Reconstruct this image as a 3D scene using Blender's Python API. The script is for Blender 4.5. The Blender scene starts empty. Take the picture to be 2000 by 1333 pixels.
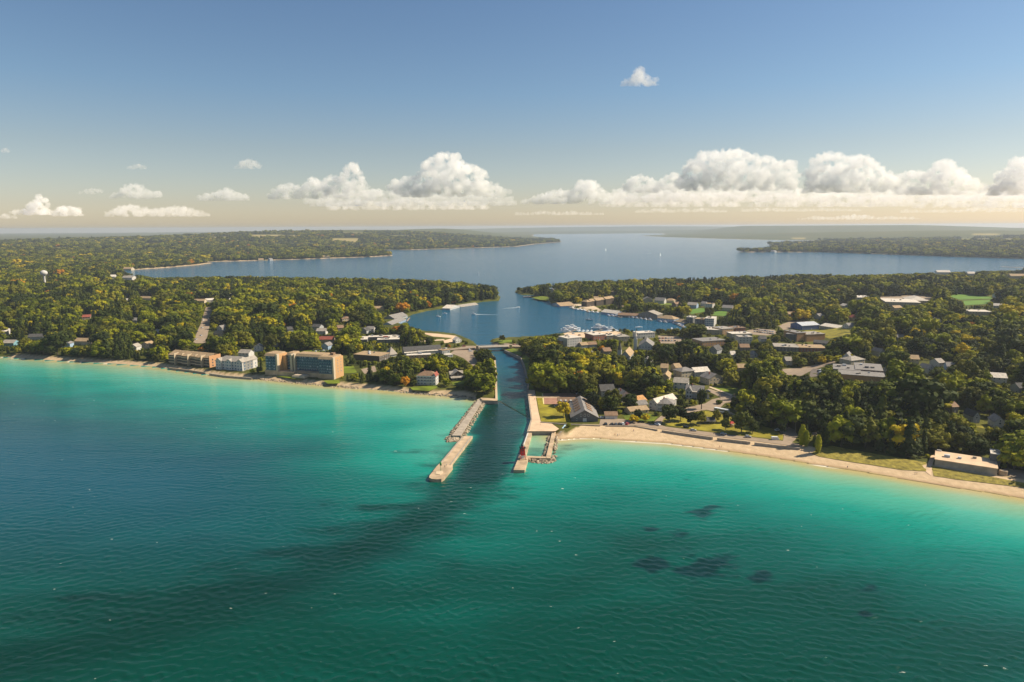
import bpy, bmesh, math, random, re, time
import numpy as np
from mathutils import Matrix, Vector, noise as mnoise
T0 = time.time()
random.seed(7); RNG = np.random.default_rng(7)
R = math.radians
SC = bpy.context.scene
COL = SC.collection

# ------------------------------------------------------------------ camera
CAM_H, FPX = 150.0, 1333.0
PITCH, ROLL = math.atan((666.5-443.0)/FPX), 0.005
fwd = np.array([0, math.cos(PITCH), -math.sin(PITCH)])
up0 = np.array([0, math.sin(PITCH), math.cos(PITCH)])
rt0 = np.array([1.0, 0, 0])
UPV = up0*math.cos(ROLL)+rt0*math.sin(ROLL)
RTV = rt0*math.cos(ROLL)-up0*math.sin(ROLL)
cam_d = bpy.data.cameras.new('camera'); cam = bpy.data.objects.new('camera', cam_d); COL.objects.link(cam)
cam_d.sensor_width = 36.0; cam_d.lens = FPX/2000*36.0; cam_d.clip_start = 1.0; cam_d.clip_end = 150000.0
cam.matrix_world = Matrix(((RTV[0], UPV[0], -fwd[0], 0), (RTV[1], UPV[1], -fwd[1], 0), (RTV[2], UPV[2], -fwd[2], CAM_H), (0, 0, 0, 1)))
SC.camera = cam

# ------------------------------------------------------------------ sky, sun, exposure
SUN_EL, SUN_AZ = R(42), R(80)          # azimuth clockwise from +Y
W = bpy.data.worlds.new('World'); SC.world = W; W.use_nodes = True
wn, wl = W.node_tree.nodes, W.node_tree.links
wn.clear()
w_out = wn.new('ShaderNodeOutputWorld'); w_bg = wn.new('ShaderNodeBackground'); w_sky = wn.new('ShaderNodeTexSky')
w_sky.sky_type = 'NISHITA'; w_sky.sun_disc = False; w_sky.sun_elevation = SUN_EL; w_sky.sun_rotation = SUN_AZ
w_sky.altitude = 0; w_sky.air_density = 1.0; w_sky.dust_density = 0.6; w_sky.ozone_density = 1.6
w_bg.inputs['Strength'].default_value = 0.0605
w_tc = wn.new('ShaderNodeTexCoord'); w_sep = wn.new('ShaderNodeSeparateXYZ'); w_max = wn.new('ShaderNodeMath'); w_max.operation = 'MAXIMUM'; w_max.inputs[1].default_value = 0.0015
w_cmb = wn.new('ShaderNodeCombineXYZ')
wl.new(w_tc.outputs['Generated'], w_sep.inputs[0]); wl.new(w_sep.outputs[2], w_max.inputs[0])
wl.new(w_sep.outputs[0], w_cmb.inputs[0]); wl.new(w_sep.outputs[1], w_cmb.inputs[1]); wl.new(w_max.outputs[0], w_cmb.inputs[2])
wl.new(w_cmb.outputs[0], w_sky.inputs[0])
# the air near the horizon is warm and dusty all round; higher up the blue leans to violet
w_ramp = wn.new('ShaderNodeValToRGB'); w_mix = wn.new('ShaderNodeMix'); w_mix.data_type = 'RGBA'; w_mix.blend_type = 'MULTIPLY'; w_mix.inputs[0].default_value = 1.0
wl.new(w_max.outputs[0], w_ramp.inputs[0])
cr = w_ramp.color_ramp
SKY_TINT = [(0.0, (1.42, 1.30, 1.26)), (.032, (1.27, 1.15, 1.13)), (.106, (1.14, 1.07, 1.03)), (.18, (.97, 1.07, 1.12)), (.31, (.89, 1.01, 1.10)), (1.0, (.9, 1.0, 1.1))]
while len(cr.elements) < len(SKY_TINT): cr.elements.new(0.5)
for e, (p, c) in zip(cr.elements, SKY_TINT): e.position = p; e.color = (*c, 1)
wl.new(w_sky.outputs[0], w_mix.inputs[6]); wl.new(w_ramp.outputs[0], w_mix.inputs[7])
wl.new(w_mix.outputs[2], w_bg.inputs[0]); wl.new(w_bg.outputs[0], w_out.inputs[0])

sun_d = bpy.data.lights.new('sun', 'SUN'); sun_d.energy = 5.0; sun_d.angle = R(0.53); sun_d.color = (1, .89, .71)
sun = bpy.data.objects.new('sun', sun_d); COL.objects.link(sun)
SUNV = Vector((math.cos(SUN_EL)*math.sin(SUN_AZ), math.cos(SUN_EL)*math.cos(SUN_AZ), math.sin(SUN_EL)))
sun.rotation_euler = SUNV.to_track_quat('Z', 'Y').to_euler(); sun.location = (300, 0, 400)
vs = SC.view_settings; vs.view_transform = 'Standard'; vs.look = 'None'; vs.gamma = 1; vs.use_curve_mapping = False; vs.exposure = 0.58
SC.cycles.use_denoising = True
SC.cycles.max_bounces = 40; SC.cycles.volume_bounces = 36; SC.cycles.diffuse_bounces = 3; SC.cycles.glossy_bounces = 3
SC.cycles.transparent_max_bounces = 8

# ------------------------------------------------------------------ pixels <-> places
def ray(px, py):
    return fwd + RTV*((px-1000)/FPX) + UPV*((666.5-py)/FPX)
def P(px, py, z=0.0):
    d = ray(px, py); t = (z-CAM_H)/d[2]
    return np.array([d[0]*t, d[1]*t, z])
def proj(pts):
    q = np.asarray(pts, float)-np.array([0, 0, CAM_H])
    w = q@fwd
    return np.stack([1000+FPX*(q@RTV)/w, 666.5-FPX*(q@UPV)/w], -1)
def smooth(a, b, x):
    t = np.clip((x-a)/(b-a), 0, 1); return t*t*(3-2*t)
def hash2(ix, iy, s=0):
    n = (ix.astype(np.int64)*374761393+iy.astype(np.int64)*668265263+s*974711) & 0x7fffffff
    n = (n ^ (n >> 13))*1274126177 & 0x7fffffff
    return ((n ^ (n >> 16)) & 0xffff)/65535.0
def vnoise(x, y, s=0):
    x = np.asarray(x, float); y = np.asarray(y, float)
    ix, iy = np.floor(x), np.floor(y); fx, fy = x-ix, y-iy
    fx = fx*fx*(3-2*fx); fy = fy*fy*(3-2*fy)
    a, b = hash2(ix, iy, s), hash2(ix+1, iy, s); c, d = hash2(ix, iy+1, s), hash2(ix+1, iy+1, s)
    return (a*(1-fx)+b*fx)*(1-fy)+(c*(1-fx)+d*fx)*fy
def fbm(x, y, o=4, s=0):
    v, a, t = 0, .5, 0
    for k in range(o):
        v = v+a*vnoise(x*2**k, y*2**k, s+k); t += a; a *= .5
    return v/t
def inpoly(x, y, poly):
    r = np.zeros(x.shape, bool); n = len(poly)
    for i in range(n):
        x1, y1 = poly[i]; x2, y2 = poly[(i+1) % n]
        if y1 == y2: continue
        c = ((y1 > y) != (y2 > y)) & (x < (x2-x1)*(y-y1)/(y2-y1)+x1)
        r ^= c
    return r

# ------------------------------------------------------------------ the water's outline (pixels of the shore; m = metres the bank takes to rise)
SHORE = [(-700,668,12),(-300,688,12),(0,697,12),(100,704,11),(200,709,10),(300,716,9),(340,722,8),(430,735,7),(520,742,8),(600,750,8),(680,757,9),
 (760,764,9),(830,771,9),(900,775,12),(938,780,4),(971,782,2),(969,730,2),(967,700,2),(953,684,2),(933,679,2),(925,668,4),
 (908,661,3),(892,655,3),(860,651,4),(820,648,4),(794,638,4),(781,633,4),(794,621,4),(805,615,5),(833,608,5),(866,603,5),(879,601,4),(932,592,4),
 (942,590,5),(975,588,6),(977,580,6),(965,572,6),(900,563,8),(800,557,8),(600,556,8),(400,552,8),(300,547,8),(250,538,8),(222,532,10),
 (235,529,10),(317,524,10),(385,518,10),(415,514,10),(392,512,10),(500,509.5,10),(626,505.6,10),(725,502,10),(768,499.6,10),(730,489,12),(794,488.6,12),
 (882,486,15),(950,484,15),(1010,482,15),(1046,477,15),(1098,473,20),(1085,467,40),(1040,462,40),(1045,458,60),(1150,457,60),(1290,456,60),
 (1300,458,60),(1285,459.5,60),(1252,461,40),(1299,463.5,30),(1401,466.6,30),(1500,469,30),(1587,470,30),(1640,471,30),(1600,475,25),(1540,476.5,20),(1498,479.5,20),
 (1545,482.5,20),(1570,485,20),(1500,489,20),(1436,493,15),(1601,493,15),(1725,497,15),(1862,502,15),(1939,504,15),(2000,506,15),(2500,520,15),(2700,528,15),
 (2300,532,10),(2000,533,10),(1900,535,10),(1830,537,10),(1790,545,10),(1650,549,10),(1400,556,8),(1200,562,8),(1090,566,8),(1040,566,6),(1008,568,5),(1006,572,4),
 (1022,577,4),(1056,576,4),(1034,581,5),(1073,588,5),(1076,592,3),(1095,596,3),(1116,599,4),(1126,604,4),(1153,608,4),(1173,610,4),(1189,615,4),
 (1226,617,4),(1272,622,4),(1311,629,4),(1331,634,4),(1348,641,4),(1340,652,3),(1290,651,3),(1215,650,3),(1102,653,3),(1052,659,3),(1000,662,2),
 (985,663,2),(962,665,2),(957,667,2),(966,671,2),(972,675,2),(986,684,2),(1017,698,2),(1024,714,2),(1032,748,2),(1031,762,2),(1038,819,2),(1031,842.5,1.5),(1079,842.5,1.5),(1087,858,12),
 (1096,859.5,24),(1127,857,24),(1165,856.5,24),(1195,859,24),(1240,862,25),(1300,866,26),(1334,870,26),(1388,877,26),(1456,886,26),(1496,892,26),(1546,900,26),
 (1600,909,26),(1680,921,26),(1760,935,26),(1840,949,26),(1920,961,26),(2000,974,26),(2300,1030,26),(3000,1150,26)]
SH_W = np.array([s[2] for s in SHORE], float)
SH_P = np.array([P(s[0], s[1])[:2] for s in SHORE])
OUT = np.array([[2500, -800.0], [-2500, -800.0]])
RING = np.concatenate([SH_P, OUT]); RING_W = np.concatenate([SH_W, [12, 12]])
def sdf(x, y):
    """distance from the shore, positive on land; and the bank width of the nearest shore"""
    shp = x.shape; x = x.ravel(); y = y.ravel()
    if len(x) < 400:
        A = RING; B = np.roll(RING, -1, 0); ab = B-A; L = (ab**2).sum(1)
        t = np.clip(((x[:, None]-A[:, 0])*ab[:, 0]+(y[:, None]-A[:, 1])*ab[:, 1])/L, 0, 1)
        d = (x[:, None]-A[:, 0]-t*ab[:, 0])**2+(y[:, None]-A[:, 1]-t*ab[:, 1])**2; i = d.argmin(1); j = np.arange(len(x)); t = t[j, i]
        bw = RING_W[i]*(1-t)+np.roll(RING_W, -1)[i]*t; dy = B[:, 1]-A[:, 1]; dy = np.where(dy == 0, 1e-9, dy)
        c = ((A[:, 1] > y[:, None]) != (B[:, 1] > y[:, None])) & (x[:, None] < ab[:, 0]*(y[:, None]-A[:, 1])/dy+A[:, 0])
        return (np.sqrt(d[j, i])*np.where(c.sum(1) % 2 == 1, -1.0, 1.0)).reshape(shp), bw.reshape(shp)
    best = np.full(x.shape, 1e18); bw = np.full(x.shape, 8.0); n = len(RING)
    for i in range(n):
        a, b = RING[i], RING[(i+1) % n]; ab = b-a; L = ab@ab
        t = np.clip(((x-a[0])*ab[0]+(y-a[1])*ab[1])/L, 0, 1)
        d = (x-a[0]-t*ab[0])**2+(y-a[1]-t*ab[1])**2
        m = d < best; best[m] = d[m]; bw[m] = (RING_W[i]*(1-t)+RING_W[(i+1) % n]*t)[m]
    s = np.where(inpoly(x, y, RING), -1.0, 1.0)
    return (np.sqrt(best)*s).reshape(shp), bw.reshape(shp)
BLUFF = np.array([P(*q, 3)[:2] for q in [(1440,808),(1500,822),(1560,828),(1640,850),(1700,872),(1800,880),(1900,888),(2010,905),(2500,985),(2500,560),(1640,560),(1560,720),(1440,765)]])
def poly_sd(x, y, poly):
    best = np.full(x.shape, 1e18); n = len(poly)
    for i in range(n):
        a, b = poly[i], poly[(i+1) % n]; ab = b-a
        t = np.clip(((x-a[0])*ab[0]+(y-a[1])*ab[1])/(ab@ab), 0, 1)
        best = np.minimum(best, (x-a[0]-t*ab[0])**2+(y-a[1]-t*ab[1])**2)
    return np.sqrt(best)*np.where(inpoly(x, y, poly), 1.0, -1.0)
HILLS = [(430, 6200, 30, 2600, 1700), (700, 8500, 80, 2500, 1800), (900, 11500, 84, 2200, 1600), (1500, 13500, 92, 3500, 1800), (1740, 12000, 78, 2500, 1500), (1250, 20500, 105, 7000, 2000), (1900, 8000, 45, 1800, 1400)]
HILL_P = [(*(lambda d: (d[0]/d[1]*D, D))(ray(px, 450)), hh, wx, wy) for px, D, hh, wx, wy in HILLS]
def land_h(x, y, sd=None, bw=None):
    x = np.asarray(x, float); y = np.asarray(y, float)
    if sd is None: sd, bw = sdf(x, y)
    r = np.hypot(x, y)
    h = np.where(sd > 0, 3.0*smooth(0, 1, sd/np.maximum(bw, .5)), np.maximum(-3.0, sd*.22))
    near = r < 3000
    if near.any():
        b = np.full(x.shape, -99.0); b[near] = poly_sd(x[near], y[near], BLUFF)
        h = h+np.where(sd > 0, 9.0*smooth(0, 45, b), 0)
    if r.size and r.max() < 2600: return h
    far = smooth(2600, 5200, r)*smooth(100, 1600, sd)
    hill = 0
    for hx, hy, hh, wx, wy in HILL_P: hill = hill+hh*np.exp(-((x-hx)/wx)**2-((y-hy)/wy)**2)
    left = smooth(-.55, -.30, x/np.maximum(y, 1))
    hz = far*(5+(12+30*left)*fbm(x/2600, y/2200, 4, 3)+hill)
    return np.where(sd > 0, h+np.minimum(hz, 138), h)
def ground(px, py, z=3.0):
    """the place on the land that a pixel shows"""
    for _ in range(5):
        p = P(px, py, z); z = float(land_h(p[:1], p[1:2])[0])
    return np.array([p[0], p[1], z])

# ------------------------------------------------------------------ materials
MATS = {}
def mat(name, color, rough=.85, spec=.25, noise=0.0, nscale=1.0, bump=0.0, bscale=None, metallic=0.0, coord='Object', stretch=(1, 1, 1), var=0.0):
    if name in MATS: return MATS[name]
    m = bpy.data.materials.new(name); m.use_nodes = True; nt = m.node_tree; n, l = nt.nodes, nt.links
    b = n['Principled BSDF']; b.inputs['Roughness'].default_value = rough; b.inputs['Specular IOR Level'].default_value = spec; b.inputs['Metallic'].default_value = metallic
    b.inputs['Base Color'].default_value = (*color, 1)
    if noise or bump:
        tc = n.new('ShaderNodeTexCoord'); mp = n.new('ShaderNodeMapping'); mp.inputs['Scale'].default_value = stretch
        l.new(tc.outputs[coord], mp.inputs[0])
        nz = n.new('ShaderNodeTexNoise'); nz.inputs['Scale'].default_value = nscale; nz.inputs['Detail'].default_value = 5; l.new(mp.outputs[0], nz.inputs['Vector'])
        if noise:
            mx = n.new('ShaderNodeMix'); mx.data_type = 'RGBA'
            c2 = [max(0, c*(1+noise)) for c in color]; c1 = [c*(1-noise) for c in color]
            mx.inputs[6].default_value = (*c1, 1); mx.inputs[7].default_value = (*c2, 1)
            mr = n.new('ShaderNodeMapRange'); mr.inputs[1].default_value = .3; mr.inputs[2].default_value = .7
            l.new(nz.outputs[0], mr.inputs[0]); l.new(mr.outputs[0], mx.inputs[0]); l.new(mx.outputs[2], b.inputs['Base Color'])
        if bump:
            bp = n.new('ShaderNodeBump'); bp.inputs['Strength'].default_value = 1.0; bp.inputs['Distance'].default_value = bump
            nb = nz
            if bscale: nb = n.new('ShaderNodeTexNoise'); nb.inputs['Scale'].default_value = bscale; nb.inputs['Detail'].default_value = 4; l.new(mp.outputs[0], nb.inputs['Vector'])
            l.new(nb.outputs[0], bp.inputs['Height']); l.new(bp.outputs[0], b.inputs['Normal'])
    MATS[name] = m
    return m
def ramp_node(n, stops, interp='LINEAR'):
    r = n.new('ShaderNodeValToRGB'); c = r.color_ramp; c.interpolation = interp
    while len(c.elements) < len(stops): c.elements.new(.5)
    for e, (p, col) in zip(c.elements, stops): e.position = p; e.color = (*col, 1)
    return r
def leaf_material(name, stops, rough=.75):
    m = bpy.data.materials.new(name); m.use_nodes = True; n, l = m.node_tree.nodes, m.node_tree.links
    b = n['Principled BSDF']; b.inputs['Roughness'].default_value = rough; b.inputs['Specular IOR Level'].default_value = .12
    oi = n.new('ShaderNodeObjectInfo'); tc = n.new('ShaderNodeTexCoord'); nz = n.new('ShaderNodeTexNoise'); nz.inputs['Scale'].default_value = .35; nz.inputs['Detail'].default_value = 3
    l.new(tc.outputs['Object'], nz.inputs['Vector'])
    a = n.new('ShaderNodeMath'); a.operation = 'MULTIPLY_ADD'; a.inputs[1].default_value = .5; a.inputs[2].default_value = -.25; l.new(nz.outputs[0], a.inputs[0])
    s = n.new('ShaderNodeMath'); s.operation = 'ADD'; l.new(oi.outputs['Random'], s.inputs[0]); l.new(a.outputs[0], s.inputs[1])
    r = ramp_node(n, stops); l.new(s.outputs[0], r.inputs[0]); l.new(r.outputs[0], b.inputs['Base Color'])
    tr = n.new('ShaderNodeBsdfTranslucent'); l.new(r.outputs[0], tr.inputs[0])
    mx = n.new('ShaderNodeMixShader'); mx.inputs[0].default_value = .14
    l.new(b.outputs[0], mx.inputs[1]); l.new(tr.outputs[0], mx.inputs[2]); l.new(mx.outputs[0], n['Material Output'].inputs[0])
    MATS[name] = m; return m
leaf_material('leaf_green', [(0, (.036, .048, .003)), (.25, (.085, .102, .004)), (.5, (.155, .172, .005)), (.74, (.235, .240, .006)), (.93, (.315, .290, .007)), (1, (.35, .29, .008))])
leaf_material('leaf_olive', [(0, (.062, .064, .006)), (.5, (.145, .140, .010)), (1, (.24, .210, .014))])
leaf_material('leaf_yellow', [(0, (.34, .30, .009)), (1, (.54, .38, .011))])
leaf_material('leaf_orange', [(0, (.42, .17, .012)), (1, (.54, .24, .012))])
leaf_material('needle_dark', [(0, (.018, .026, .005)), (.6, (.044, .058, .007)), (1, (.085, .095, .010))])
mat('bark', (.09, .065, .045), noise=.3, nscale=2)

# ------------------------------------------------------------------ mesh helpers
def mesh_obj(name, verts, faces, m=None, parent=None, smooth_=False, link=True):
    me = bpy.data.meshes.new(name); me.from_pydata([tuple(v) for v in verts], [], [tuple(f) for f in faces]); me.update()
    if m is not None: me.materials.append(MATS[m] if isinstance(m, str) else m)
    if smooth_: me.polygons.foreach_set('use_smooth', np.ones(len(me.polygons), bool))
    o = bpy.data.objects.new(name, me)
    if link: COL.objects.link(o)
    if parent: o.parent = parent
    return o
def data_obj(name, me, parent=None):
    o = bpy.data.objects.new(name, me); COL.objects.link(o)
    if parent: o.parent = parent
    return o
def tag(o, label=None, cat=None, group=None, kind=None):
    if label: o['label'] = label
    if cat: o['category'] = cat
    if group: o['group'] = group
    if kind: o['kind'] = kind
    return o
def empty(name, loc, rz=0, label=None, cat=None, group=None):
    o = bpy.data.objects.new(name, None); COL.objects.link(o); o.location = loc; o.rotation_euler = (0, 0, rz); o.empty_display_size = .5
    return tag(o, label, cat, group)
class MB:
    """collects boxes, prisms and tubes into one mesh"""
    def __init__(s): s.v = []; s.f = []
    def box(s, x0, x1, y0, y1, z0, z1, taper=0):
        b = len(s.v); t = taper
        s.v += [(x0, y0, z0), (x1, y0, z0), (x1, y1, z0), (x0, y1, z0), (x0+t, y0+t, z1), (x1-t, y0+t, z1), (x1-t, y1-t, z1), (x0+t, y1-t, z1)]
        s.f += [tuple(b+i for i in q) for q in [(3, 2, 1, 0), (4, 5, 6, 7), (0, 1, 5, 4), (1, 2, 6, 5), (2, 3, 7, 6), (3, 0, 4, 7)]]
        return s
    def prism(s, poly, z0, z1):
        b = len(s.v); n = len(poly)
        z0s = z0 if hasattr(z0, '__len__') else [z0]*n; z1s = z1 if hasattr(z1, '__len__') else [z1]*n
        s.v += [(p[0], p[1], z) for p, z in zip(poly, z0s)]+[(p[0], p[1], z) for p, z in zip(poly, z1s)]
        s.f += [tuple(range(b+n-1, b-1, -1)), tuple(range(b+n, b+2*n))]+[(b+i, b+(i+1) % n, b+n+(i+1) % n, b+n+i) for i in range(n)]
        return s
    def tube(s, a, b_, r0, r1=None, n=6):
        r1 = r0 if r1 is None else r1
        a, b_ = Vector(a), Vector(b_); d = (b_-a).normalized(); u = d.orthogonal().normalized(); w = d.cross(u); b = len(s.v)
        for c, r in ((a, r0), (b_, r1)):
            for k in range(n):
                t = 2*math.pi*k/n; s.v.append(tuple(c+(u*math.cos(t)+w*math.sin(t))*r))
        s.f += [(b+k, b+(k+1) % n, b+n+(k+1) % n, b+n+k) for k in range(n)]+[tuple(range(b+n-1, b-1, -1)), tuple(range(b+n, b+2*n))]
        return s
    def poly(s, pts):
        b = len(s.v); s.v += [tuple(p) for p in pts]; s.f.append(tuple(range(b, b+len(pts)))); return s
    def lathe(s, prof, n=12, c=(0, 0)):
        b = len(s.v)
        for r, z in prof:
            for k in range(n):
                t = 2*math.pi*k/n; s.v.append((c[0]+r*math.cos(t), c[1]+r*math.sin(t), z))
        for i in range(len(prof)-1):
            for k in range(n): s.f.append((b+i*n+k, b+i*n+(k+1) % n, b+(i+1)*n+(k+1) % n, b+(i+1)*n+k))
        s.f += [tuple(b+n-1-k for k in range(n)), tuple(b+(len(prof)-1)*n+k for k in range(n))]
        return s
    def build(s, name, m, parent=None, smooth_=False): return mesh_obj(name, s.v, s.f, m, parent, smooth_)
def grid_mesh(name, X, Y, Z, faces_mask=None, attrs=None):
    nr, nc = X.shape
    co = np.stack([X, Y, Z], -1).reshape(-1, 3)
    i = np.arange((nr-1)*(nc-1)); a = (i//(nc-1))*nc+i % (nc-1)
    F = np.stack([a, a+1, a+nc+1, a+nc], -1)
    if faces_mask is not None: F = F[faces_mask.ravel()]
    used = np.unique(F); mp = np.zeros(len(co), int); mp[used] = np.arange(len(used)); F = mp[F]; co = co[used]
    me = bpy.data.meshes.new(name); me.vertices.add(len(co)); me.vertices.foreach_set('co', co.ravel())
    me.loops.add(F.size); me.loops.foreach_set('vertex_index', F.ravel().astype(np.int32))
    me.polygons.add(len(F)); me.polygons.foreach_set('loop_start', (np.arange(len(F))*4).astype(np.int32)); me.polygons.foreach_set('loop_total', np.full(len(F), 4, np.int32))
    me.polygons.foreach_set('use_smooth', np.ones(len(F), bool)); me.update(calc_edges=True)
    for k, v in (attrs or {}).items():
        at = me.attributes.new(k, 'FLOAT', 'POINT'); at.data.foreach_set('value', v.ravel()[used].astype(np.float32))
    o = bpy.data.objects.new(name, me); COL.objects.link(o); return o

# ------------------------------------------------------------------ land
ang = np.radians(np.linspace(-60, 60, 620)); rr = np.geomspace(350, 27000, 620)
A_, R_ = np.meshgrid(ang, rr); GX, GY = R_*np.sin(A_), R_*np.cos(A_)
GS, GB = sdf(GX, GY); GZ = land_h(GX, GY, GS, GB)
OPENMICH = (GB > 6.5) & (R_ < 1000)
SAND = np.where(GB > 20, smooth(1.10, .98, GS/np.maximum(GB, 1)), np.where((GB > 6.5) & (R_ < 1000), smooth(1.0, .6, GS/np.maximum(GB, 1)), 0))
SAND = np.where((R_ > 1900) & (GB > 5), smooth(14, 6, GS), SAND)*(GS > -30)
fm = (GS[:-1, :-1] > -25) | (GS[1:, 1:] > -25) | (GS[1:, :-1] > -25) | (GS[:-1, 1:] > -25)
beach_f = ((SAND[:-1, :-1]+SAND[1:, 1:]+SAND[1:, :-1]+SAND[:-1, 1:])/4 > .5) & (R_[:-1, :-1] < 1100)
ml = bpy.data.materials.new('land_cover'); ml.use_nodes = True; MATS['land_cover'] = ml
n, l = ml.node_tree.nodes, ml.node_tree.links; b = n['Principled BSDF']; b.inputs['Roughness'].default_value = .95; b.inputs['Specular IOR Level'].default_value = .1
tc = n.new('ShaderNodeTexCoord')
def noise_n(scale, detail=5, mp=None, rough=.5):
    z = n.new('ShaderNodeTexNoise'); z.inputs['Scale'].default_value = scale; z.inputs['Detail'].default_value = detail; z.inputs['Roughness'].default_value = rough
    l.new((mp or tc).outputs['Object' if mp is None else 0], z.inputs['Vector']); return z
def mixc(f, a, c, blend='MIX'):
    x = n.new('ShaderNodeMix'); x.data_type = 'RGBA'; x.blend_type = blend
    for k, s in ((0, f), (6, a), (7, c)):
        if isinstance(s, (tuple, list)): x.inputs[k].default_value = (*s, 1)
        elif isinstance(s, (int, float)): x.inputs[k].default_value = s
        else: l.new(s, x.inputs[k])
    return x.outputs[2]
fn1 = noise_n(.035, 6, rough=.7); fn2 = noise_n(.0016, 4); fn3 = noise_n(.0045, 3)
fr = ramp_node(n, [(.30, (.020, .030, .008)), (.48, (.060, .070, .012)), (.6, (.115, .112, .014)), (.75, (.17, .14, .018))]); l.new(fn1.outputs[0], fr.inputs[0])
gr = ramp_node(n, [(.35, (.060, .072, .014)), (.65, (.12, .10, .020))]); l.new(fn2.outputs[0], gr.inputs[0])
forest_c = mixc(.45, fr.outputs[0], gr.outputs[0])
at_f = n.new('ShaderNodeAttribute'); at_f.attribute_name = 'field'
forest_c = mixc(at_f.outputs['Fac'], forest_c, (.32, .25, .09))
sn = noise_n(.25, 6); sr = ramp_node(n, [(.3, (.48, .345, .20)), (.7, (.60, .44, .27))]); l.new(sn.outputs[0], sr.inputs[0])
at_w = n.new('ShaderNodeAttribute'); at_w.attribute_name = 'wet'
sand_c = mixc(at_w.outputs['Fac'], sr.outputs[0], (.33, .22, .125))
at_s = n.new('ShaderNodeAttribute'); at_s.attribute_name = 'sand'
l.new(mixc(at_s.outputs['Fac'], forest_c, sand_c), b.inputs['Base Color'])
bp = n.new('ShaderNodeBump'); bp.inputs['Distance'].default_value = .5; l.new(sn.outputs[0], bp.inputs['Height']); l.new(bp.outputs[0], b.inputs['Normal'])
FIELDS = [(250, 470, 24, 1.2), (480, 471, 20, 1.2), (840, 470, 18, 1.2), (380, 484, 20, 1.3), (700, 478, 14, 1.0), (300, 478, 22, 2), (340, 492, 14, 1.5), (560, 478, 26, 1.6), (780, 462, 24, 1.5), (620, 484, 16, 1.5), (120, 486, 20, 2), (1760, 478, 20, 1.5), (1650, 487, 14, 1.2), (520, 462, 30, 3), (560, 462, 20, 2), (675, 470, 26, 4), (690, 457, 22, 2), (1905, 470, 30, 3), (1980, 470, 26, 3), (430, 465, 18, 2), (1560, 466, 12, 1.5), (1925, 458, 25, 1.5)]
pg = proj(np.stack([GX, GY, GZ], -1).reshape(-1, 3)).reshape(GX.shape+(2,))
FIELD = np.zeros(GX.shape)
for fx, fy, fw, fh in FIELDS: FIELD = np.maximum(FIELD, smooth(1.15, .85, np.maximum(np.abs(pg[..., 0]-fx)/fw, np.abs(pg[..., 1]-fy)/fh)))
FIELD = FIELD*(R_ > 3000)
WET = smooth(6, 1.0, GS+1.2*vnoise(GX/12, GY/12, 5))*np.where(GB > 20, 1, .35)
la = {'sand': SAND, 'wet': WET, 'field': FIELD}
o = grid_mesh('land', GX, GY, GZ, fm & ~beach_f, la); o.data.materials.append(ml); tag(o, kind='structure')
o = grid_mesh('beach', GX, GY, GZ, fm & beach_f, la); o.data.materials.append(ml); tag(o, kind='structure')

# ------------------------------------------------------------------ water
ang2 = np.radians(np.concatenate([np.linspace(-62, -46, 18, endpoint=False), np.linspace(-46, 46, 640), np.linspace(46, 62, 19)[1:]])); rr2 = np.concatenate([np.geomspace(40, 150, 30, endpoint=False), np.geomspace(150, 760, 620, endpoint=False), np.geomspace(760, 27500, 260)])
A2, R2 = np.meshgrid(ang2, rr2); WX, WY = R2*np.sin(A2), R2*np.cos(A2)
WS, WB = sdf(WX, WY); off = -WS
mouth = P(1000, 800)[:2]
side = WX-mouth[0]-(WY-mouth[1])*-.12
lake_m = (WY < 800) & inpoly(WX, WY, np.concatenate([SH_P[:16], [P(1038, 819)[:2]], SH_P[[i for i, s in enumerate(SHORE) if s[0] == 1031 and s[1] > 800][0]:], OUT]))
wob = 1+.34*(fbm(WX/130, WY/60, 4, 11)-.5)
sb = smooth(-60, 60, side)
wd = (1-sb)*222*(1-.25*smooth(-420, -700, WX)+.10*smooth(-300, -60, WX))+sb*165*(1+.35*smooth(200, 420, WX))
DEPTH = np.clip(off/wd*wob, 0, 1.0)
DEPTH = np.where(lake_m, DEPTH, np.clip(.80+off/400, 0, 1)*smooth(560, 640, WY))
CHAN = np.array([P(*q)[:2] for q in [(946,788),(973,780),(969,720),(1020,700),(1036,790),(1037,819),(1029,846),(1005,912),(985,945),(930,950),(880,945),(890,915),(928,852),(912,850)]])
DEPTH = np.maximum(DEPTH, .78*smooth(-7, 8, poly_sd(WX, WY, CHAN)))
plume_c = np.array([P(*q)[:2] for q in [(985,740),(975,800),(960,860),(930,925),(870,985),(760,1050),(600,1120),(420,1190),(200,1260),(-100,1330)]])
plw = [16, 20, 25, 26, 25, 24, 24, 24, 24, 24]
PL = np.zeros(WX.shape)
for i in range(len(plume_c)-1):
    a, c = plume_c[i], plume_c[i+1]; ab = c-a
    t = np.clip(((WX-a[0])*ab[0]+(WY-a[1])*ab[1])/(ab@ab), 0, 1)
    d = np.hypot(WX-a[0]-t*ab[0], WY-a[1]-t*ab[1])/(plw[i]*(1-t)+plw[i+1]*t)
    PL = np.maximum(PL, np.exp(-(d*(1+2.0*(fbm(WX/26, WY/13, 5, 21)-.5)))**2.6)*(1-.85*smooth(340, 200, R2)))
PL = PL*smooth(0, 6, off)
REEF = np.zeros(WX.shape); pw = proj(np.stack([WX, WY, 0*WX], -1).reshape(-1, 3)).reshape(WX.shape+(2,))
for fx, fy, fw, fh in [(1378,1000,34,10),(1335,1044,32,9),(1275,1105,30,16),(1385,1115,60,28),(1485,1128,30,11),(1700,1147,26,9),(1690,1200,14,7),(1270,1035,16,5)]:
    q = np.hypot((pw[..., 0]-fx)/fw, (pw[..., 1]-fy)/fh)+2.6*(fbm(WX/11, WY/7, 5, 31)-.5); REEF = np.maximum(REEF, smooth(1.2, .45, q))
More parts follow.
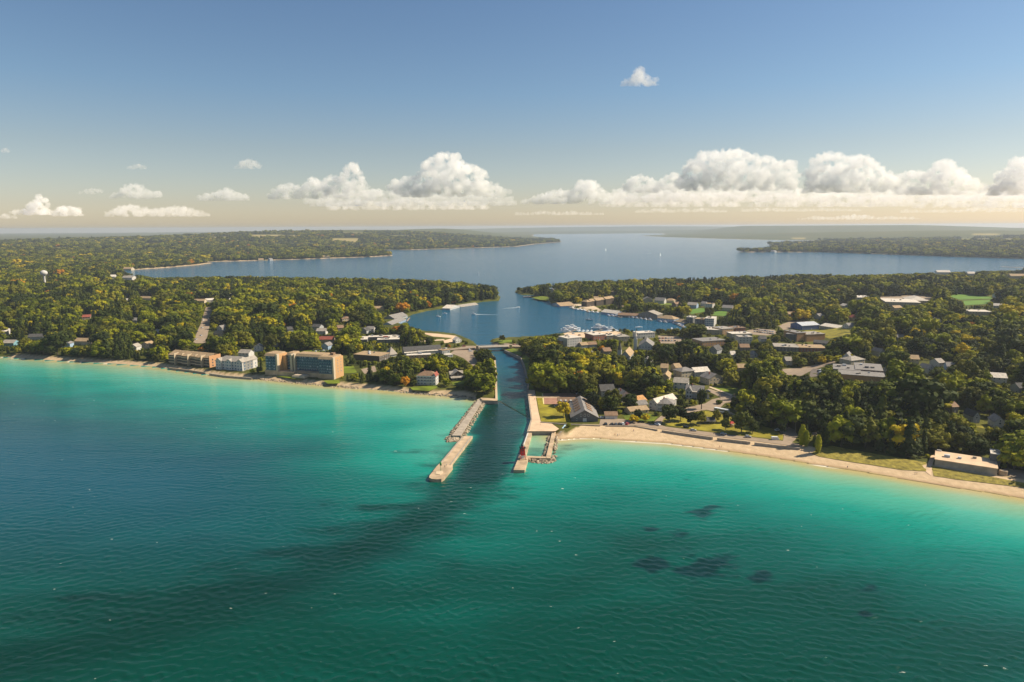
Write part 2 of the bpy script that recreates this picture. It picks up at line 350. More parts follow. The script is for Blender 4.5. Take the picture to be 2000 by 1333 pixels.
navy = smooth(110, 260, off)*smooth(60, -160, WX)*smooth(230, 400, WY)*lake_m
FOAM = .75*lake_m*(off > 0)*(WB > 9)*smooth(3.4, 1.4, off+2.2*vnoise(WX/25, WY/25, 8)-1)*smooth(.45, .6, vnoise(WX/22, WY/30, 9))
mw = bpy.data.materials.new('lake_water'); mw.use_nodes = True; MATS['lake_water'] = mw
n, l = mw.node_tree.nodes, mw.node_tree.links; b = n['Principled BSDF']
tc = n.new('ShaderNodeTexCoord')
def attr(nm): a = n.new('ShaderNodeAttribute'); a.attribute_name = nm; return a.outputs['Fac']
def mapped(scale, rot=0):
    mp = n.new('ShaderNodeMapping'); mp.inputs['Scale'].default_value = scale; mp.inputs['Rotation'].default_value = (0, 0, rot); l.new(tc.outputs['Object'], mp.inputs[0]); return mp
def math_n(op, a, c=None, d=None):
    m = n.new('ShaderNodeMath'); m.operation = op
    for k, s in enumerate((a, c, d)):
        if s is None: continue
        if isinstance(s, (int, float)): m.inputs[k].default_value = s
        else: l.new(s, m.inputs[k])
    return m.outputs[0]
mott = noise_n(1, 5, mapped((.012, .03, 1), .15))
dep = math_n('ADD', attr('depth'), math_n('MULTIPLY', math_n('SUBTRACT', mott.outputs[0], .5), math_n('MULTIPLY', attr('depth'), .62)))
dr = ramp_node(n, [(0, (.46, .35, .15)), (.03, (.38, .36, .17)), (.075, (.23, .38, .23)), (.20, (.065, .34, .235)), (.38, (.003, .225, .160)), (.58, (.000, .130, .096)), (.80, (.000, .074, .054)), (1, (.000, .045, .030))])
l.new(dep, dr.inputs[0])
wc = mixc(attr('navy'), dr.outputs[0], (.004, .066, .090))  # deep left water is bluer, with some sky reflection put into the colour
wc = mixc(math_n('MULTIPLY', attr('plume'), .80), wc, (.000, .014, .008))
wc = mixc(math_n('MULTIPLY', attr('reef'), .72), wc, (.001, .012, .016))
wc = mixc(attr('inland'), wc, (.008, .085, .150))
# small breaking crests and the surf line
cap = noise_n(1, 2, mapped((.22, .5, 1), .1)); cap2 = noise_n(1, 2, mapped((.009, .012, 1)))
capm = math_n('MULTIPLY', math_n('GREATER_THAN', cap.outputs[0], .765), math_n('GREATER_THAN', cap2.outputs[0], .46))
foam = math_n('MAXIMUM', math_n('MULTIPLY', math_n('MULTIPLY', capm, attr('open')), .55), attr('foam'))
wc = mixc(foam, wc, (.80, .74, .62)); l.new(wc, b.inputs['Base Color'])
l.new(math_n('MULTIPLY_ADD', attr('inland'), -.18, .30), b.inputs['Specular IOR Level']); b.inputs['IOR'].default_value = 1.333;
l.new(math_n('ADD', .10, math_n('MULTIPLY', foam, .5)), b.inputs['Roughness'])
w1 = noise_n(1, 6, mapped((.055, .19, 1), .06), rough=.62); w2 = noise_n(1, 3, mapped((.35, .9, 1), -.15), rough=.6); w3 = noise_n(1, 2, mapped((.012, .05, 1), .1))
wv = math_n('ADD', math_n('ADD', math_n('MULTIPLY', w1.outputs[0], 1.5), math_n('MULTIPLY', w2.outputs[0], .42)), math_n('MULTIPLY', w3.outputs[0], 1.2))
bp = n.new('ShaderNodeBump'); bp.inputs['Strength'].default_value = 1; bp.inputs['Distance'].default_value = 1.0
l.new(math_n('MULTIPLY', wv, attr('chop')), bp.inputs['Height']); l.new(bp.outputs[0], b.inputs['Normal'])
CHOP = np.where(lake_m, .30+.35*smooth(600, 1000, R2), .95)
# wind waves: a sum of trains running in from the open lake
nw = int(np.searchsorted(rr2, 920)); wx_, wy_, wr_ = WX[:nw], WY[:nw], R2[:nw]; WN = np.zeros(wx_.shape); wr = np.random.default_rng(77)
gust = [vnoise(wx_/sx, wy_/sy, 100+k) for k, (sx, sy) in enumerate(((38, 22), (55, 30), (24, 16), (80, 40), (30, 26), (46, 18)))]; warp = [3.0*(vnoise(wx_/22, wy_/16, 200+k)-.5) for k in range(5)]
for k in range(56):
    lam = 1.5*(5.2/1.5)**wr.random(); th = math.radians(84+wr.normal(0, 44)); kk = 2*math.pi/lam; amp = .0042*lam*(.5+wr.random())
    ph = kk*(wx_*math.cos(th)+wy_*math.sin(th))+wr.random()*6.28+warp[k % 5]
    WN += amp*smooth(lam*.5, lam*.25, wr_*.0026)*np.sin(ph)*(.15+1.7*gust[k % 6])
WZ = np.zeros(WX.shape); WZ[:nw] = WN
WZ = (WZ+.35*np.abs(WZ))*np.where(lake_m, .25+.75*smooth(4, 55, off), .25)*smooth(900, 560, R2)*(WS < 0)*smooth(-2, 6, off)
wm = (WS[:-1, :-1] < 22) | (WS[1:, 1:] < 22) | (WS[1:, :-1] < 22) | (WS[:-1, 1:] < 22)
INL = smooth(560, 830, WY)*smooth(-.5, .2, (WY-560)/300)*np.where(WX < -30, 0, 1)*(R2 < 800)+np.where(lake_m, 0, smooth(640, 900, WY))*(R2 >= 800)
INL = np.clip(np.where((R2 < 800) & (inpoly(WX, WY, CHAN) | ~lake_m), smooth(520, 830, WY), INL*(R2 >= 800)), 0, 1)
OPN = lake_m*smooth(12, 40, off)
o = grid_mesh('water', WX, WY, WZ, wm, {'depth': DEPTH, 'plume': PL*.0+PL, 'reef': REEF, 'navy': navy, 'foam': FOAM, 'inland': INL, 'chop': CHOP, 'open': OPN})
o.data.materials.append(mw); tag(o, kind='structure')
print('land+water', time.time()-T0)
# ------------------------------------------------------------------ clouds
mc = bpy.data.materials.new('cloud_vapour'); mc.use_nodes = True; n, l = mc.node_tree.nodes, mc.node_tree.links
for x in list(n):
    if x.type == 'BSDF_PRINCIPLED': n.remove(x)
cv = n.new('ShaderNodeVolumeScatter'); cv.inputs['Color'].default_value = (1.0, .972, .90, 1); cv.inputs['Density'].default_value = .0034; cv.inputs['Anisotropy'].default_value = 0.0
l.new(cv.outputs[0], n['Material Output'].inputs['Volume']); mc.cycles.homogeneous_volume = True
mc2 = mc.copy(); mc2.name = 'cloud_wisp'; mc2.node_tree.nodes['Volume Scatter'].inputs['Density'].default_value = .0028
mc3 = mc.copy(); mc3.name = 'cloud_low'; mc3.node_tree.nodes['Volume Scatter'].inputs['Density'].default_value = .0015
mc4 = mc.copy(); mc4.name = 'cloud_soft'; mc4.node_tree.nodes['Volume Scatter'].inputs['Density'].default_value = .0018
def vn3(p):
    i = np.floor(p); f = p-i; f = f*f*(3-2*f); o = 0
    for dz in (0, 1):
        s_ = (i[:, 2]+dz)*57
        a, b_, c, d_ = [hash2(i[:, 0]+dx+s_, i[:, 1]+dy-s_*3, 0) for dy in (0, 1) for dx in (0, 1)]
        o = o+((a*(1-f[:, 0])+b_*f[:, 0])*(1-f[:, 1])+(c*(1-f[:, 0])+d_*f[:, 0])*f[:, 1])*(f[:, 2] if dz else 1-f[:, 2])
    return o
def cloud(label, profile, base, D, rmin, rmax, dens=1.0, m=mc, seed=0, vox=None, disp=1.0):
    """profile: pixels of the cloud's upper edge; base: pixel row of its flat underside; D metres away"""
    rg = np.random.default_rng(seed+500); pr = np.array(profile, float); L = []
    x = pr[0, 0]; s = D/FPX
    while x < pr[-1, 0]:
        t = np.interp(x, pr[:, 0], pr[:, 1]); hgt = max(2.0, base-t); k = max(1, int(dens*hgt/rmax*1.5))
        for j in range(k):
            y = t+(0 if j == 0 else hgt*rg.random()); r = rmin+(rmax-rmin)*rg.random()*(.6+.4*(y-t)/hgt); r = min(r, hgt*.6+2); y = min(max(y, t+r*.8), base-r*.35); L.append((x+rg.normal(0, r*.3), y, r, rg.normal(0, hgt*.35)))
        x += rmin*1.05
    ico = bmesh.new()
    for px, py, r, dep in L:
        d_ = ray(px, py); p = np.array([0, 0, CAM_H])+d_*(D/d_[1])*(1+dep*s/D); bmesh.ops.create_icosphere(ico, subdivisions=2, radius=r*s, matrix=Matrix.Translation(Vector(p)))
    zb = (np.array([0, 0, CAM_H])+ray(pr[:, 0].mean(), base)*(D/ray(pr[:, 0].mean(), base)[1]))[2]
    me = bpy.data.meshes.new('cloud_tmp'); ico.to_mesh(me); ico.free(); ob = bpy.data.objects.new('cloud_tmp', me); COL.objects.link(ob)
    rm = ob.modifiers.new('u', 'REMESH'); rm.mode = 'VOXEL'; rm.voxel_size = (vox or rmin*.30)*s; sb = ob.modifiers.new('s', 'SMOOTH'); sb.factor = .5; sb.iterations = 2
    dg = bpy.context.evaluated_depsgraph_get(); out = bpy.data.meshes.new_from_object(ob.evaluated_get(dg)); bpy.data.objects.remove(ob); out.name = 'cloud'
    nv = len(out.vertices); co = np.empty(nv*3, np.float32); out.vertices.foreach_get('co', co); co = co.reshape(-1, 3); no = np.empty(nv*3, np.float32); out.vertex_normals.foreach_get('vector', no) if hasattr(out, 'vertex_normals') else out.vertices.foreach_get('normal', no); no = no.reshape(-1, 3)
    f1, f2 = rmax*s*1.1, rmax*s*.42
    dn = ((vn3(co/(f1*1.2))-.5)*.5*f1+(np.abs(vn3(co/(f1*.7)+5)-.5)-.17)*1.0*f1+(np.abs(vn3(co/f2+7)-.5)-.17)*1.5*f2+(np.abs(vn3(co/(f2*.45)+3)-.5)-.17)*1.0*f2)*disp
    co = co+no*dn[:, None]; low = co[:, 2] < zb; co[low, 2] = zb+(co[low, 2]-zb)*.25
    out.vertices.foreach_set('co', co.astype(np.float32).ravel()); out.materials.clear(); out.materials.append(m); out.update()
    ctr = co.mean(0); out.transform(Matrix.Translation(Vector(-ctr))); o = bpy.data.objects.new('cloud', out); COL.objects.link(o); o.location = ctr.tolist(); return tag(o, label, 'cloud')
D1 = 21000
cloud('towering white cumulus with shaded left flank beside a long cloud bank', [(1328, 352), (1345, 318), (1372, 294), (1400, 298), (1425, 292), (1445, 292), (1470, 305), (1505, 306), (1520, 318), (1545, 316), (1556, 340)], 372, D1, 4.8, 12, seed=1)
cloud('wide double-headed white cumulus in the middle of the right bank', [(1575, 345), (1590, 312), (1612, 298), (1650, 304), (1690, 304), (1712, 322), (1740, 340), (1755, 352)], 376, D1*1.04, 4.8, 12, seed=2)
cloud('white cumulus with rounded head near the right end of the bank', [(1745, 345), (1780, 334), (1815, 338), (1832, 314), (1850, 312), (1880, 334), (1905, 350), (1930, 362), (1948, 358)], 380, D1*1.08, 4.5, 10, seed=3)
cloud('white cumulus running out of the picture at the right end of the bank', [(1940, 350), (1960, 330), (1985, 308), (2010, 310), (2050, 325), (2090, 345)], 382, D1*1.05, 4.8, 12, seed=4)
cloud('low lumpy cloud shelf under the right cumulus heads', [(1205, 372), (1260, 365), (1330, 362), (1420, 368), (1520, 366), (1620, 372), (1740, 368), (1860, 374), (1960, 372), (2080, 376)], 394, D1*1.25, 5, 11, dens=1.2, seed=5, m=mc4)
cloud('small cumulus heap left of the tower with a blue shaded flank', [(1222, 358), (1245, 342), (1262, 342), (1285, 356), (1300, 344), (1318, 338), (1334, 350)], 376, D1*1.1, 4.5, 10, seed=6)
cloud('small round-headed cumulus near the lake centre', [(1020, 392), (1050, 382), (1085, 372), (1118, 374), (1135, 354), (1150, 350), (1170, 362), (1185, 378), (1205, 380)], 398, D1*1.15, 5, 11, seed=7)
cloud('tallest leaning cumulus left of the lake with a cauliflower head', [(765, 362), (790, 348), (815, 342), (828, 318), (850, 302), (878, 297), (892, 302), (900, 324), (925, 322), (948, 338), (945, 352), (975, 362), (995, 374)], 384, D1, 4.8, 12, seed=8)
cloud('cumulus with a narrow leaning head left of the tallest one', [(525, 384), (545, 364), (565, 358), (590, 366), (608, 346), (630, 358), (645, 342), (668, 344), (685, 318), (700, 322), (704, 345), (715, 362)], 388, D1*1.02, 4.5, 10, seed=9)
cloud('low cloud shelf under the left cumulus heads', [(600, 388), (660, 378), (720, 370), (800, 374), (880, 380), (960, 376), (1000, 386)], 402, D1*1.2, 5, 10, dens=1.2, seed=10, m=mc4)
cloud('small flat-based cumulus floating left of the left bank', [(222, 380), (240, 368), (262, 359), (280, 364), (298, 374), (312, 376)], 388, D1, 4.5, 9, seed=11)
cloud('small flat cumulus between two larger ones on the left', [(390, 384), (412, 376), (430, 374), (444, 366), (462, 374), (484, 380)], 392, D1, 4.5, 8, seed=12)
cloud('little cloud with a finger-like top at the far left', [(25, 412), (48, 408), (65, 392), (76, 379), (86, 386), (94, 405)], 420, D1*1.2, 4.5, 8, seed=13)
cloud('little round cloud beside the finger-topped one', [(106, 412), (122, 402), (142, 402), (160, 412)], 422, D1*1.25, 4, 7.5, seed=14)
cloud('long low cloud band over the left woods', [(212, 414), (240, 402), (262, 399), (290, 410), (330, 405), (352, 402), (386, 411), (410, 418)], 423, D1*1.4, 3.4, 7, dens=1.3, seed=15, m=mc4)
LOW = ['faint cloud scrap low over the far left horizon', 'thin low cloud scrap left of the lake', 'thin low cloud scrap under the tallest cumulus', 'thin low cloud scrap over the far lake end', 'hazy low cloud under the small cumulus heap', 'hazy low cloud under the double-headed cumulus', 'hazy low cloud at the right end of the bank', 'lowest faint cloud scrap over the lake end', 'lowest faint cloud scrap over the right shore']
for i, (x0, x1, y, dd) in enumerate([(-20, 30, 422, 1.5), (560, 690, 424, 1.7), (720, 900, 419, 1.7), (1010, 1180, 415, 1.6), (1240, 1420, 410, 1.5), (1450, 1680, 408, 1.5), (1760, 2060, 410, 1.5), (1090, 1230, 427, 1.8), (1560, 1800, 424, 1.8)]):
    if i in (1, 2, 7): continue
    rg = np.random.default_rng(i); xs = np.linspace(x0, x1, 9); cloud(LOW[i], [(x, y+3-9*rg.random()*math.sin(math.pi*(k+.6)/9.5)) for k, x in enumerate(xs)], y+5, D1*dd, 2.8, 6.0, dens=1.0, seed=20+i, m=mc3)
cloud('soft lumpy cloud rank behind the towering cumulus', [(1180, 388), (1215, 378), (1250, 384), (1300, 372), (1345, 380), (1400, 374), (1450, 382)], 404, D1*1.35, 3.6, 8, dens=1.1, seed=61, m=mc4)
cloud('soft lumpy cloud rank behind the double-headed cumulus', [(1470, 384), (1520, 376), (1570, 384), (1630, 374), (1690, 382), (1740, 378), (1780, 388)], 404, D1*1.35, 3.6, 8, dens=1.1, seed=62, m=mc4)
cloud('soft lumpy cloud rank low at the right end', [(1790, 388), (1840, 378), (1890, 384), (1940, 374), (1990, 382), (2060, 378)], 406, D1*1.35, 3.6, 8, dens=1.1, seed=63, m=mc4)
cloud('soft lumpy cloud rank under the leaning cumulus heads', [(640, 398), (690, 390), (740, 394), (800, 388), (850, 394), (900, 390), (950, 396)], 410, D1*1.35, 3.4, 7, dens=1.1, seed=64, m=mc4)
cloud('lone small wispy cloud high in the blue sky', [(1216, 162), (1235, 150), (1244, 132), (1252, 128), (1260, 145), (1272, 148), (1285, 156)], 168, D1*.8, 4, 9, m=mc2, seed=40)
cloud('small tan cloud puff above the left bank', [(458, 326), (475, 314), (490, 311), (506, 320)], 330, D1*.8, 4, 8, m=mc2, seed=41)
for i, (x0, x1, y, lb) in enumerate([(250, 286, 326, 'small grey cloud scrap high over the left woods'), (156, 202, 374, 'thin grey cloud scrap over the left woods'), (4, 16, 294, 'tiny grey cloud scrap at the left edge of the sky')]): cloud(lb, [(x0, y), ((x0+x1)/2, y-6), (x1, y-2)], y+5, D1*.8, 2.5, 5, m=mc2, seed=50+i)
print('clouds', time.time()-T0)
# ------------------------------------------------------------------ open places: pixels where no tree may stand in the way
OPEN = np.zeros((1333, 2000), bool)
def open_px(poly):
    poly = np.asarray(poly, float); x0, x1 = int(max(0, poly[:, 0].min())), int(min(1999, poly[:, 0].max()+1)); y0, y1 = int(max(0, poly[:, 1].min())), int(min(1332, poly[:, 1].max()+1))
    if x1 <= x0 or y1 <= y0: return
    X, Y = np.meshgrid(np.arange(x0, x1+1)+.5, np.arange(y0, y1+1)+.5); OPEN[y0:y1+1, x0:x1+1] |= inpoly(X, Y, poly)
for _p in ([(797,634),(800,618),(835,608),(880,602),(935,594),(975,589),(1008,574),(1034,583),(1076,592),(1120,600),(1190,615),(1310,630),(1345,640),(1330,641),(1215,641),(1115,646),(1050,657),(1000,660),(960,664),(925,672),(900,660),(870,652),(830,648)],
 [(240,531),(320,524),(400,516),(500,510),(770,500),(1000,483),(1100,474),(1250,461),(1400,467),(1436,494),(1600,494),(1860,503),(2000,507),(2000,527),(1830,532),(1700,536),(1550,535),(1400,539),(1250,544),(1100,549),(1010,562),(975,570),(965,556),(900,549),(750,543),(600,541),(480,537),(400,540),(300,542)],
 [(972,782),(968,700),(955,686),(985,685),(1017,699),(1026,712),(1034,748),(1033,762),(1040,819),(1005,860)],
 [(-5,690),(100,697),(200,703),(300,711),(430,730),(600,745),(760,760),(900,771),(945,776),(945,790),(600,760),(300,722),(-5,703)], [(1085,835),(1180,834),(1290,843),(1470,868),(1565,879),(1600,893),(1700,909),(1820,931),(2000,957),(2000,985),(1600,915),(1090,862)]): open_px(_p)
FOOT = []     # building footprints on the ground (no trees inside)
# ------------------------------------------------------------------ paints and claddings
for nm, c in {'siding_white': (.54, .51, .46), 'siding_cream': (.50, .41, .28), 'siding_grey': (.36, .36, .35), 'siding_blue': (.30, .40, .52), 'siding_tan': (.46, .36, .24), 'stucco_orange': (.50, .29, .13),
              'siding_teal': (.18, .34, .38), 'shingle_wall': (.22, .18, .14), 'timber_dark': (.10, .075, .055), 'siding_or_shade_darkgrey': (.13, .125, .12), 'metal_blue': (.10, .16, .34), 'plaster': (.50, .40, .28)}.items(): mat(nm, c, noise=.10, nscale=.8)
for nm, c in {'roof_grey': (.22, .20, .18), 'roof_darkgrey': (.085, .08, .075), 'roof_brown': (.24, .15, .09), 'roof_tan': (.36, .25, .14), 'roof_red': (.26, .075, .05), 'roof_white': (.58, .51, .42), 'roof_orange': (.50, .26, .10),
              'roof_metal': (.46, .47, .48), 'roof_lightgrey': (.32, .28, .23)}.items(): mat(nm, c, noise=.22, nscale=.5, bump=.06, bscale=3)
mat('brick_red', (.34, .13, .08), noise=.2, nscale=2); mat('brick_orange', (.50, .27, .13), noise=.15, nscale=1); mat('concrete', (.44, .32, .20), noise=.32, nscale=.16, bump=.05, bscale=2)
mat('concrete_grey', (.36, .30, .23), noise=.2, nscale=.3); mat('glass', (.035, .055, .075), rough=.12, spec=.6); mat('glass_blue', (.03, .07, .12), rough=.1, spec=.7); mat('curtain', (.55, .58, .60))
mat('trim_white', (.58, .56, .52)); mat('door_paint', (.55, .50, .45)); mat('asphalt', (.17, .135, .105), noise=.15, nscale=.3); mat('asphalt_light', (.30, .225, .155), noise=.14, nscale=.2)
mat('lawn', (.13, .165, .008), noise=.45, nscale=.09, bump=.15, bscale=1.5); mat('lawn_dry', (.24, .20, .014), noise=.4, nscale=.12, bump=.2, bscale=1.5); mat('dune_grass', (.24, .19, .03), noise=.45, nscale=.35, bump=.5, bscale=.8)
mat('path', (.56, .43, .28), noise=.1, nscale=.3); mat('paving', (.62, .44, .28), noise=.12, nscale=.15); mat('brick_court', (.34, .18, .12), noise=.15, nscale=.25); mat('field_green', (.10, .19, .015), noise=.15, nscale=.05)
mat('steel_wall', (.36, .30, .23), noise=.2, nscale=.5); mat('stone', (.34, .27, .185), noise=.6, nscale=.35); mat('red_paint', (.55, .018, .014), rough=.5, noise=.12, nscale=.7); mat('green_paint', (.03, .25, .07), rough=.5); mat('black_metal', (.02, .02, .022), rough=.5)
mat('rubber', (.015, .015, .015)); mat('timber', (.34, .26, .18), noise=.2, nscale=1); mat('sailcloth', (.78, .77, .74)); mat('paint_line', (.70, .58, .25)); mat('blue_matting', (.42, .58, .66))
# ------------------------------------------------------------------ flat sheets: roads, lawns, paths
from mathutils.geometry import delaunay_2d_cdt
def sheet(name, px_poly, m, dz=.12, z=3.0, kind='structure', step=9.0, opened=True, label=None, cat=None, flat=False):
    if opened: open_px(px_poly)
    pts = [(P(x, y, 3.0+dz) if flat else ground(x, y, z))[:2] for x, y in px_poly]
    a = np.array(pts); g = []
    mn, mx = a.min(0), a.max(0); st = max(step, max(mx-mn)/60)
    X, Y = np.meshgrid(np.arange(mn[0], mx[0], st), np.arange(mn[1], mx[1], st))
    ins = inpoly(X, Y, a) & (poly_sd(X, Y, a) > st*.3)
    inner = list(zip(X[ins], Y[ins])); n0 = len(pts)
    edge = []
    for i in range(n0):      # split long edges
        p, q = a[i], a[(i+1) % n0]; k = max(1, int(np.hypot(*(q-p))/st)); edge += [tuple(p+(q-p)*t/k) for t in range(k)]
    allp = [Vector(p) for p in edge+inner]
    r = delaunay_2d_cdt(allp, [(i, (i+1) % len(edge)) for i in range(len(edge))], [], 1, .001)
    v2 = np.array([tuple(p) for p in r[0]]); zz = (np.maximum(land_h(v2[:, 0], v2[:, 1]), 3.0) if flat else land_h(v2[:, 0], v2[:, 1]))+dz
    F = []
    for f in r[2]:
        v = [v2[i] for i in f]; F.append(f if (v[1][0]-v[0][0])*(v[2][1]-v[0][1])-(v[1][1]-v[0][1])*(v[2][0]-v[0][0]) > 0 else f[::-1])
    o = mesh_obj(name, [(x, y, z_) for (x, y), z_ in zip(v2, zz)], F, m, smooth_=True)
    return tag(o, label, cat, None, kind)
def strip_px(pts, w):
    """a band of w pixels height-wise around a pixel polyline"""
    p = np.array(pts, float); up = [(x, y-w/2) for x, y in p]; dn = [(x, y+w/2) for x, y in p[::-1]]; return up+dn
sheet('lawn', [(1046,764),(1062,768),(1063,791),(1104,794),(1114,824),(1057,824),(1052,800)], 'lawn_dry', .10)
sheet('parking_court', [(1060,769),(1116,768),(1136,774),(1104,778),(1092,790),(1062,790)], 'brick_court', .16)
sheet('path', [(1046,776),(1104,776),(1104,777.3),(1046,777.3)], 'path', .22); sheet('path', [(1058,769),(1060.5,769),(1063,790),(1061,790)], 'paint_line', .22)
sheet('promenade', [(1032,762),(1044,762),(1049,790),(1052,806),(1056.5,825),(1054,835),(1040,840),(1034,840),(1039,819)], 'paving', .2, flat=True)
sheet('apron', [(1054,835),(1056.5,826),(1075,826),(1092,838),(1085,842.5),(1032,842.5),(1035,838.5),(1040,840)], 'paving', .18, flat=True)
sheet('road', [(1170,832),(1173,818),(1215,819),(1243,825),(1291,831),(1300,834),(1395,846.5),(1470,855),(1530,862),(1561,868),(1561,873.5),(1465,861),(1393,853),(1293,839),(1240,831.5)], 'asphalt_light', .16)
sheet('lawn', [(1222,820),(1215,812),(1240,806),(1268,809),(1285,815),(1275,824),(1243,823)], 'lawn', .10)
sheet('lawn', [(1288,829),(1284,818),(1320,812),(1375,803),(1398,806),(1440,818),(1475,829),(1510,838),(1530,850),(1529,860),(1470,853.5),(1395,845)], 'lawn_dry', .10)
sheet('road', [(1276,826),(1290,814),(1318,803),(1362,792),(1377,789),(1390,781),(1408,777),(1380,763.5),(1384,759.5),(1424,773),(1441,775),(1440,784),(1416,788),(1406,798),(1428,806),(1450,818),(1438,819),(1398,805),(1380,801),(1322,811),(1296,818),(1292,829)], 'asphalt_light', .18)
sheet('road', [(1529,862),(1531,851),(1516,838),(1520,834),(1540,835),(1552,840),(1558,852),(1552,861),(1545,866)], 'asphalt_light', .17)
sheet('lawn', [(1388,758),(1412,753),(1440,757),(1448,766),(1430,772)], 'lawn', .10); sheet('path', [(1384,757),(1387,755.5),(1432,772),(1428,774)], 'path', .22)
sheet('road', [(1585,845),(1620,843),(1640,850),(1590,856)], 'asphalt_light', .14)
sheet('dune', [(1585,886),(1600,876),(1625,872),(1700,886),(1808,904),(1809,921),(1760,918),(1700,908),(1640,899),(1600,892)], 'dune_grass', .25)
sheet('dune', [(1818,911),(1850,917),(1940,933),(2010,946),(2010,954),(1930,944),(1870,937),(1824,930)], 'dune_grass', .25)
sheet('path', [(1808,922),(1812,906),(1818,891),(1829,887),(1822,905),(1818,929)], 'paving', .16)
sheet('road', [(1946,924),(1962,915),(2060,928),(2060,945),(1985,934)], 'asphalt_light', .15)
sheet('path', [(1104,829),(1107,829),(1096,843),(1092,843)], 'blue_matting', .14, opened=False)
sheet('lawn', [(1019,697),(1026,693),(1034,700),(1034,730),(1042,760),(1034,762),(1033,748),(1027,720)], 'lawn', .12, flat=True)
sheet('lawn', [(987,683),(1003,680),(1020,690),(1018,696)], 'lawn', .12, flat=True)
sheet('lawn', [(540,735),(552,728),(572,723),(580,731),(600,738),(585,742)], 'lawn', .12, flat=True); sheet('lawn', [(660,718),(690,714),(697,728),(668,730)], 'lawn', .12)
sheet('lawn', [(632,744),(662,742),(664,749),(640,750)], 'lawn', .12, flat=True); sheet('parking_court', [(705,722),(732,715),(736,726),(712,731)], 'asphalt_light', .14)
sheet('lawn', [(800,757),(850,752),(856,757),(838,764),(806,762)], 'lawn', .12, flat=True); sheet('lawn', [(882,748),(905,743),(908,750),(885,753)], 'lawn', .12)
sheet('path', [(965,700),(967,699),(971.5,779),(967.5,779),(967,730)], 'path', .25, flat=True); sheet('path', [(938,777),(971,779),(971,783),(942,782)], 'concrete', .4, flat=True)
sheet('road', [(376,671),(402,671),(411,630),(415,600),(402,600),(393,630)], 'asphalt_light', .15)
sheet('road', [(880,690),(893,681),(905,676),(926,676),(960,671),(985,671),(1040,674),(1040,678),(985,676),(940,680),(925,686),(925,694),(935,712),(925,716),(905,700)], 'asphalt_light', .15)
sheet('promenade', [(820,650),(860,653),(890,656.5),(896,660),(892,668),(868,671),(866,666),(884,661),(845,658)], 'paving', .3); sheet('path', [(815,666),(868,663),(868,665.5),(815,668.5)], 'path', .25)
sheet('lawn', [(962,666.5),(978,664.5),(1000,664),(1000,669),(980,671)], 'lawn', .15, flat=True)
sheet('parking_court', [(1100,652),(1160,646),(1210,649),(1222,656),(1180,660),(1110,660)], 'paving', .2)
sheet('parking_court', [(1285,656),(1322,657),(1340,664),(1330,672),(1290,671)], 'asphalt_light', .15)
sheet('parking_court', [(1458,646),(1480,642),(1512,645),(1520,651),(1500,656),(1470,654)], 'asphalt_light', .15); sheet('parking_court', [(1520,636),(1545,628),(1580,627),(1562,640),(1530,645)], 'asphalt_light', .15)
sheet('playing_field', [(1570,646),(1630,641),(1650,644),(1668,648),(1660,655),(1620,662),(1600,655)], 'lawn_dry', .15); sheet('playing_field', [(1846,577),(1885,575),(1935,580),(1938,584),(1875,586)], 'field_green', .2); sheet('playing_field', [(1878,588),(1936,586),(1930,594),(1885,597)], 'field_green', .2)
sheet('parking_court', [(1705,583),(1735,578),(1800,577),(1822,580),(1815,588),(1760,592)], 'asphalt_light', .15)
sheet('road', [(1520,722),(1580,716),(1630,706),(1632,709),(1590,722),(1565,735),(1530,730)], 'asphalt_light', .15); sheet('road', [(1585,720),(1605,722),(1600,735),(1580,738)], 'asphalt', .18)
sheet('lawn', [(1898,834),(1926,832),(1930,842),(1905,848)], 'lawn_dry', .12); sheet('lawn', [(1345,606),(1376,601),(1378,609),(1350,614)], 'field_green', .15); sheet('lawn', [(1395,609),(1420,607),(1418,618),(1392,616)], 'field_green', .15)
sheet('lawn', [(1280,588),(1320,590),(1330,596),(1290,596)], 'lawn', .15); sheet('lawn', [(1040,582),(1062,578),(1073,582),(1072,587),(1055,586)], 'lawn', .15, flat=True); sheet('lawn', [(550,688),(610,684),(640,684),(620,690),(560,693)], 'lawn', .15)
sheet('quay', [(1093,596),(1120,593),(1160,598),(1175,606),(1173,610),(1150,607),(1117,599)], 'path', .2)
# ------------------------------------------------------------------ buildings
def unit_window(frame, pane):
    me = bpy.data.meshes.new('window'); b = MB()
    b.box(-.5, .5, -.07, .02, 0, 1); nb = len(b.f)
    b.poly([(-.38, -.09, .12), (.38, -.09, .12), (.38, -.09, .90), (-.38, -.09, .90)])
    me.from_pydata(b.v, [], b.f); me.materials.append(MATS[frame]); me.materials.append(MATS[pane]); me.polygons[nb].material_index = 1; me.update(); return me
WIN = {'white': unit_window('trim_white', 'glass'), 'dark': unit_window('siding_or_shade_darkgrey', 'glass'), 'blue': unit_window('siding_blue', 'glass_blue'), 'curtain': unit_window('glass_blue', 'curtain')}
DOORM = MB().box(-.5, .5, -.08, .02, 0, 1); _d = bpy.data.meshes.new('door'); _d.from_pydata(DOORM.v, [], DOORM.f); _d.materials.append(MATS['door_paint']); _d.update()
_g = bpy.data.meshes.new('garage_door'); _g.from_pydata(DOORM.v, [], DOORM.f); _g.materials.append(MATS['trim_white']); _g.update()
def put(me, name, parent, x, y, z, w, h, face=0):
    o = data_obj(name, me, parent); o.location = (x, y, z); o.rotation_euler = (0, 0, {0: 0, 'r': R(90), 'l': R(-90), 'b': R(180)}[face]); o.scale = (w, 1, h); return o
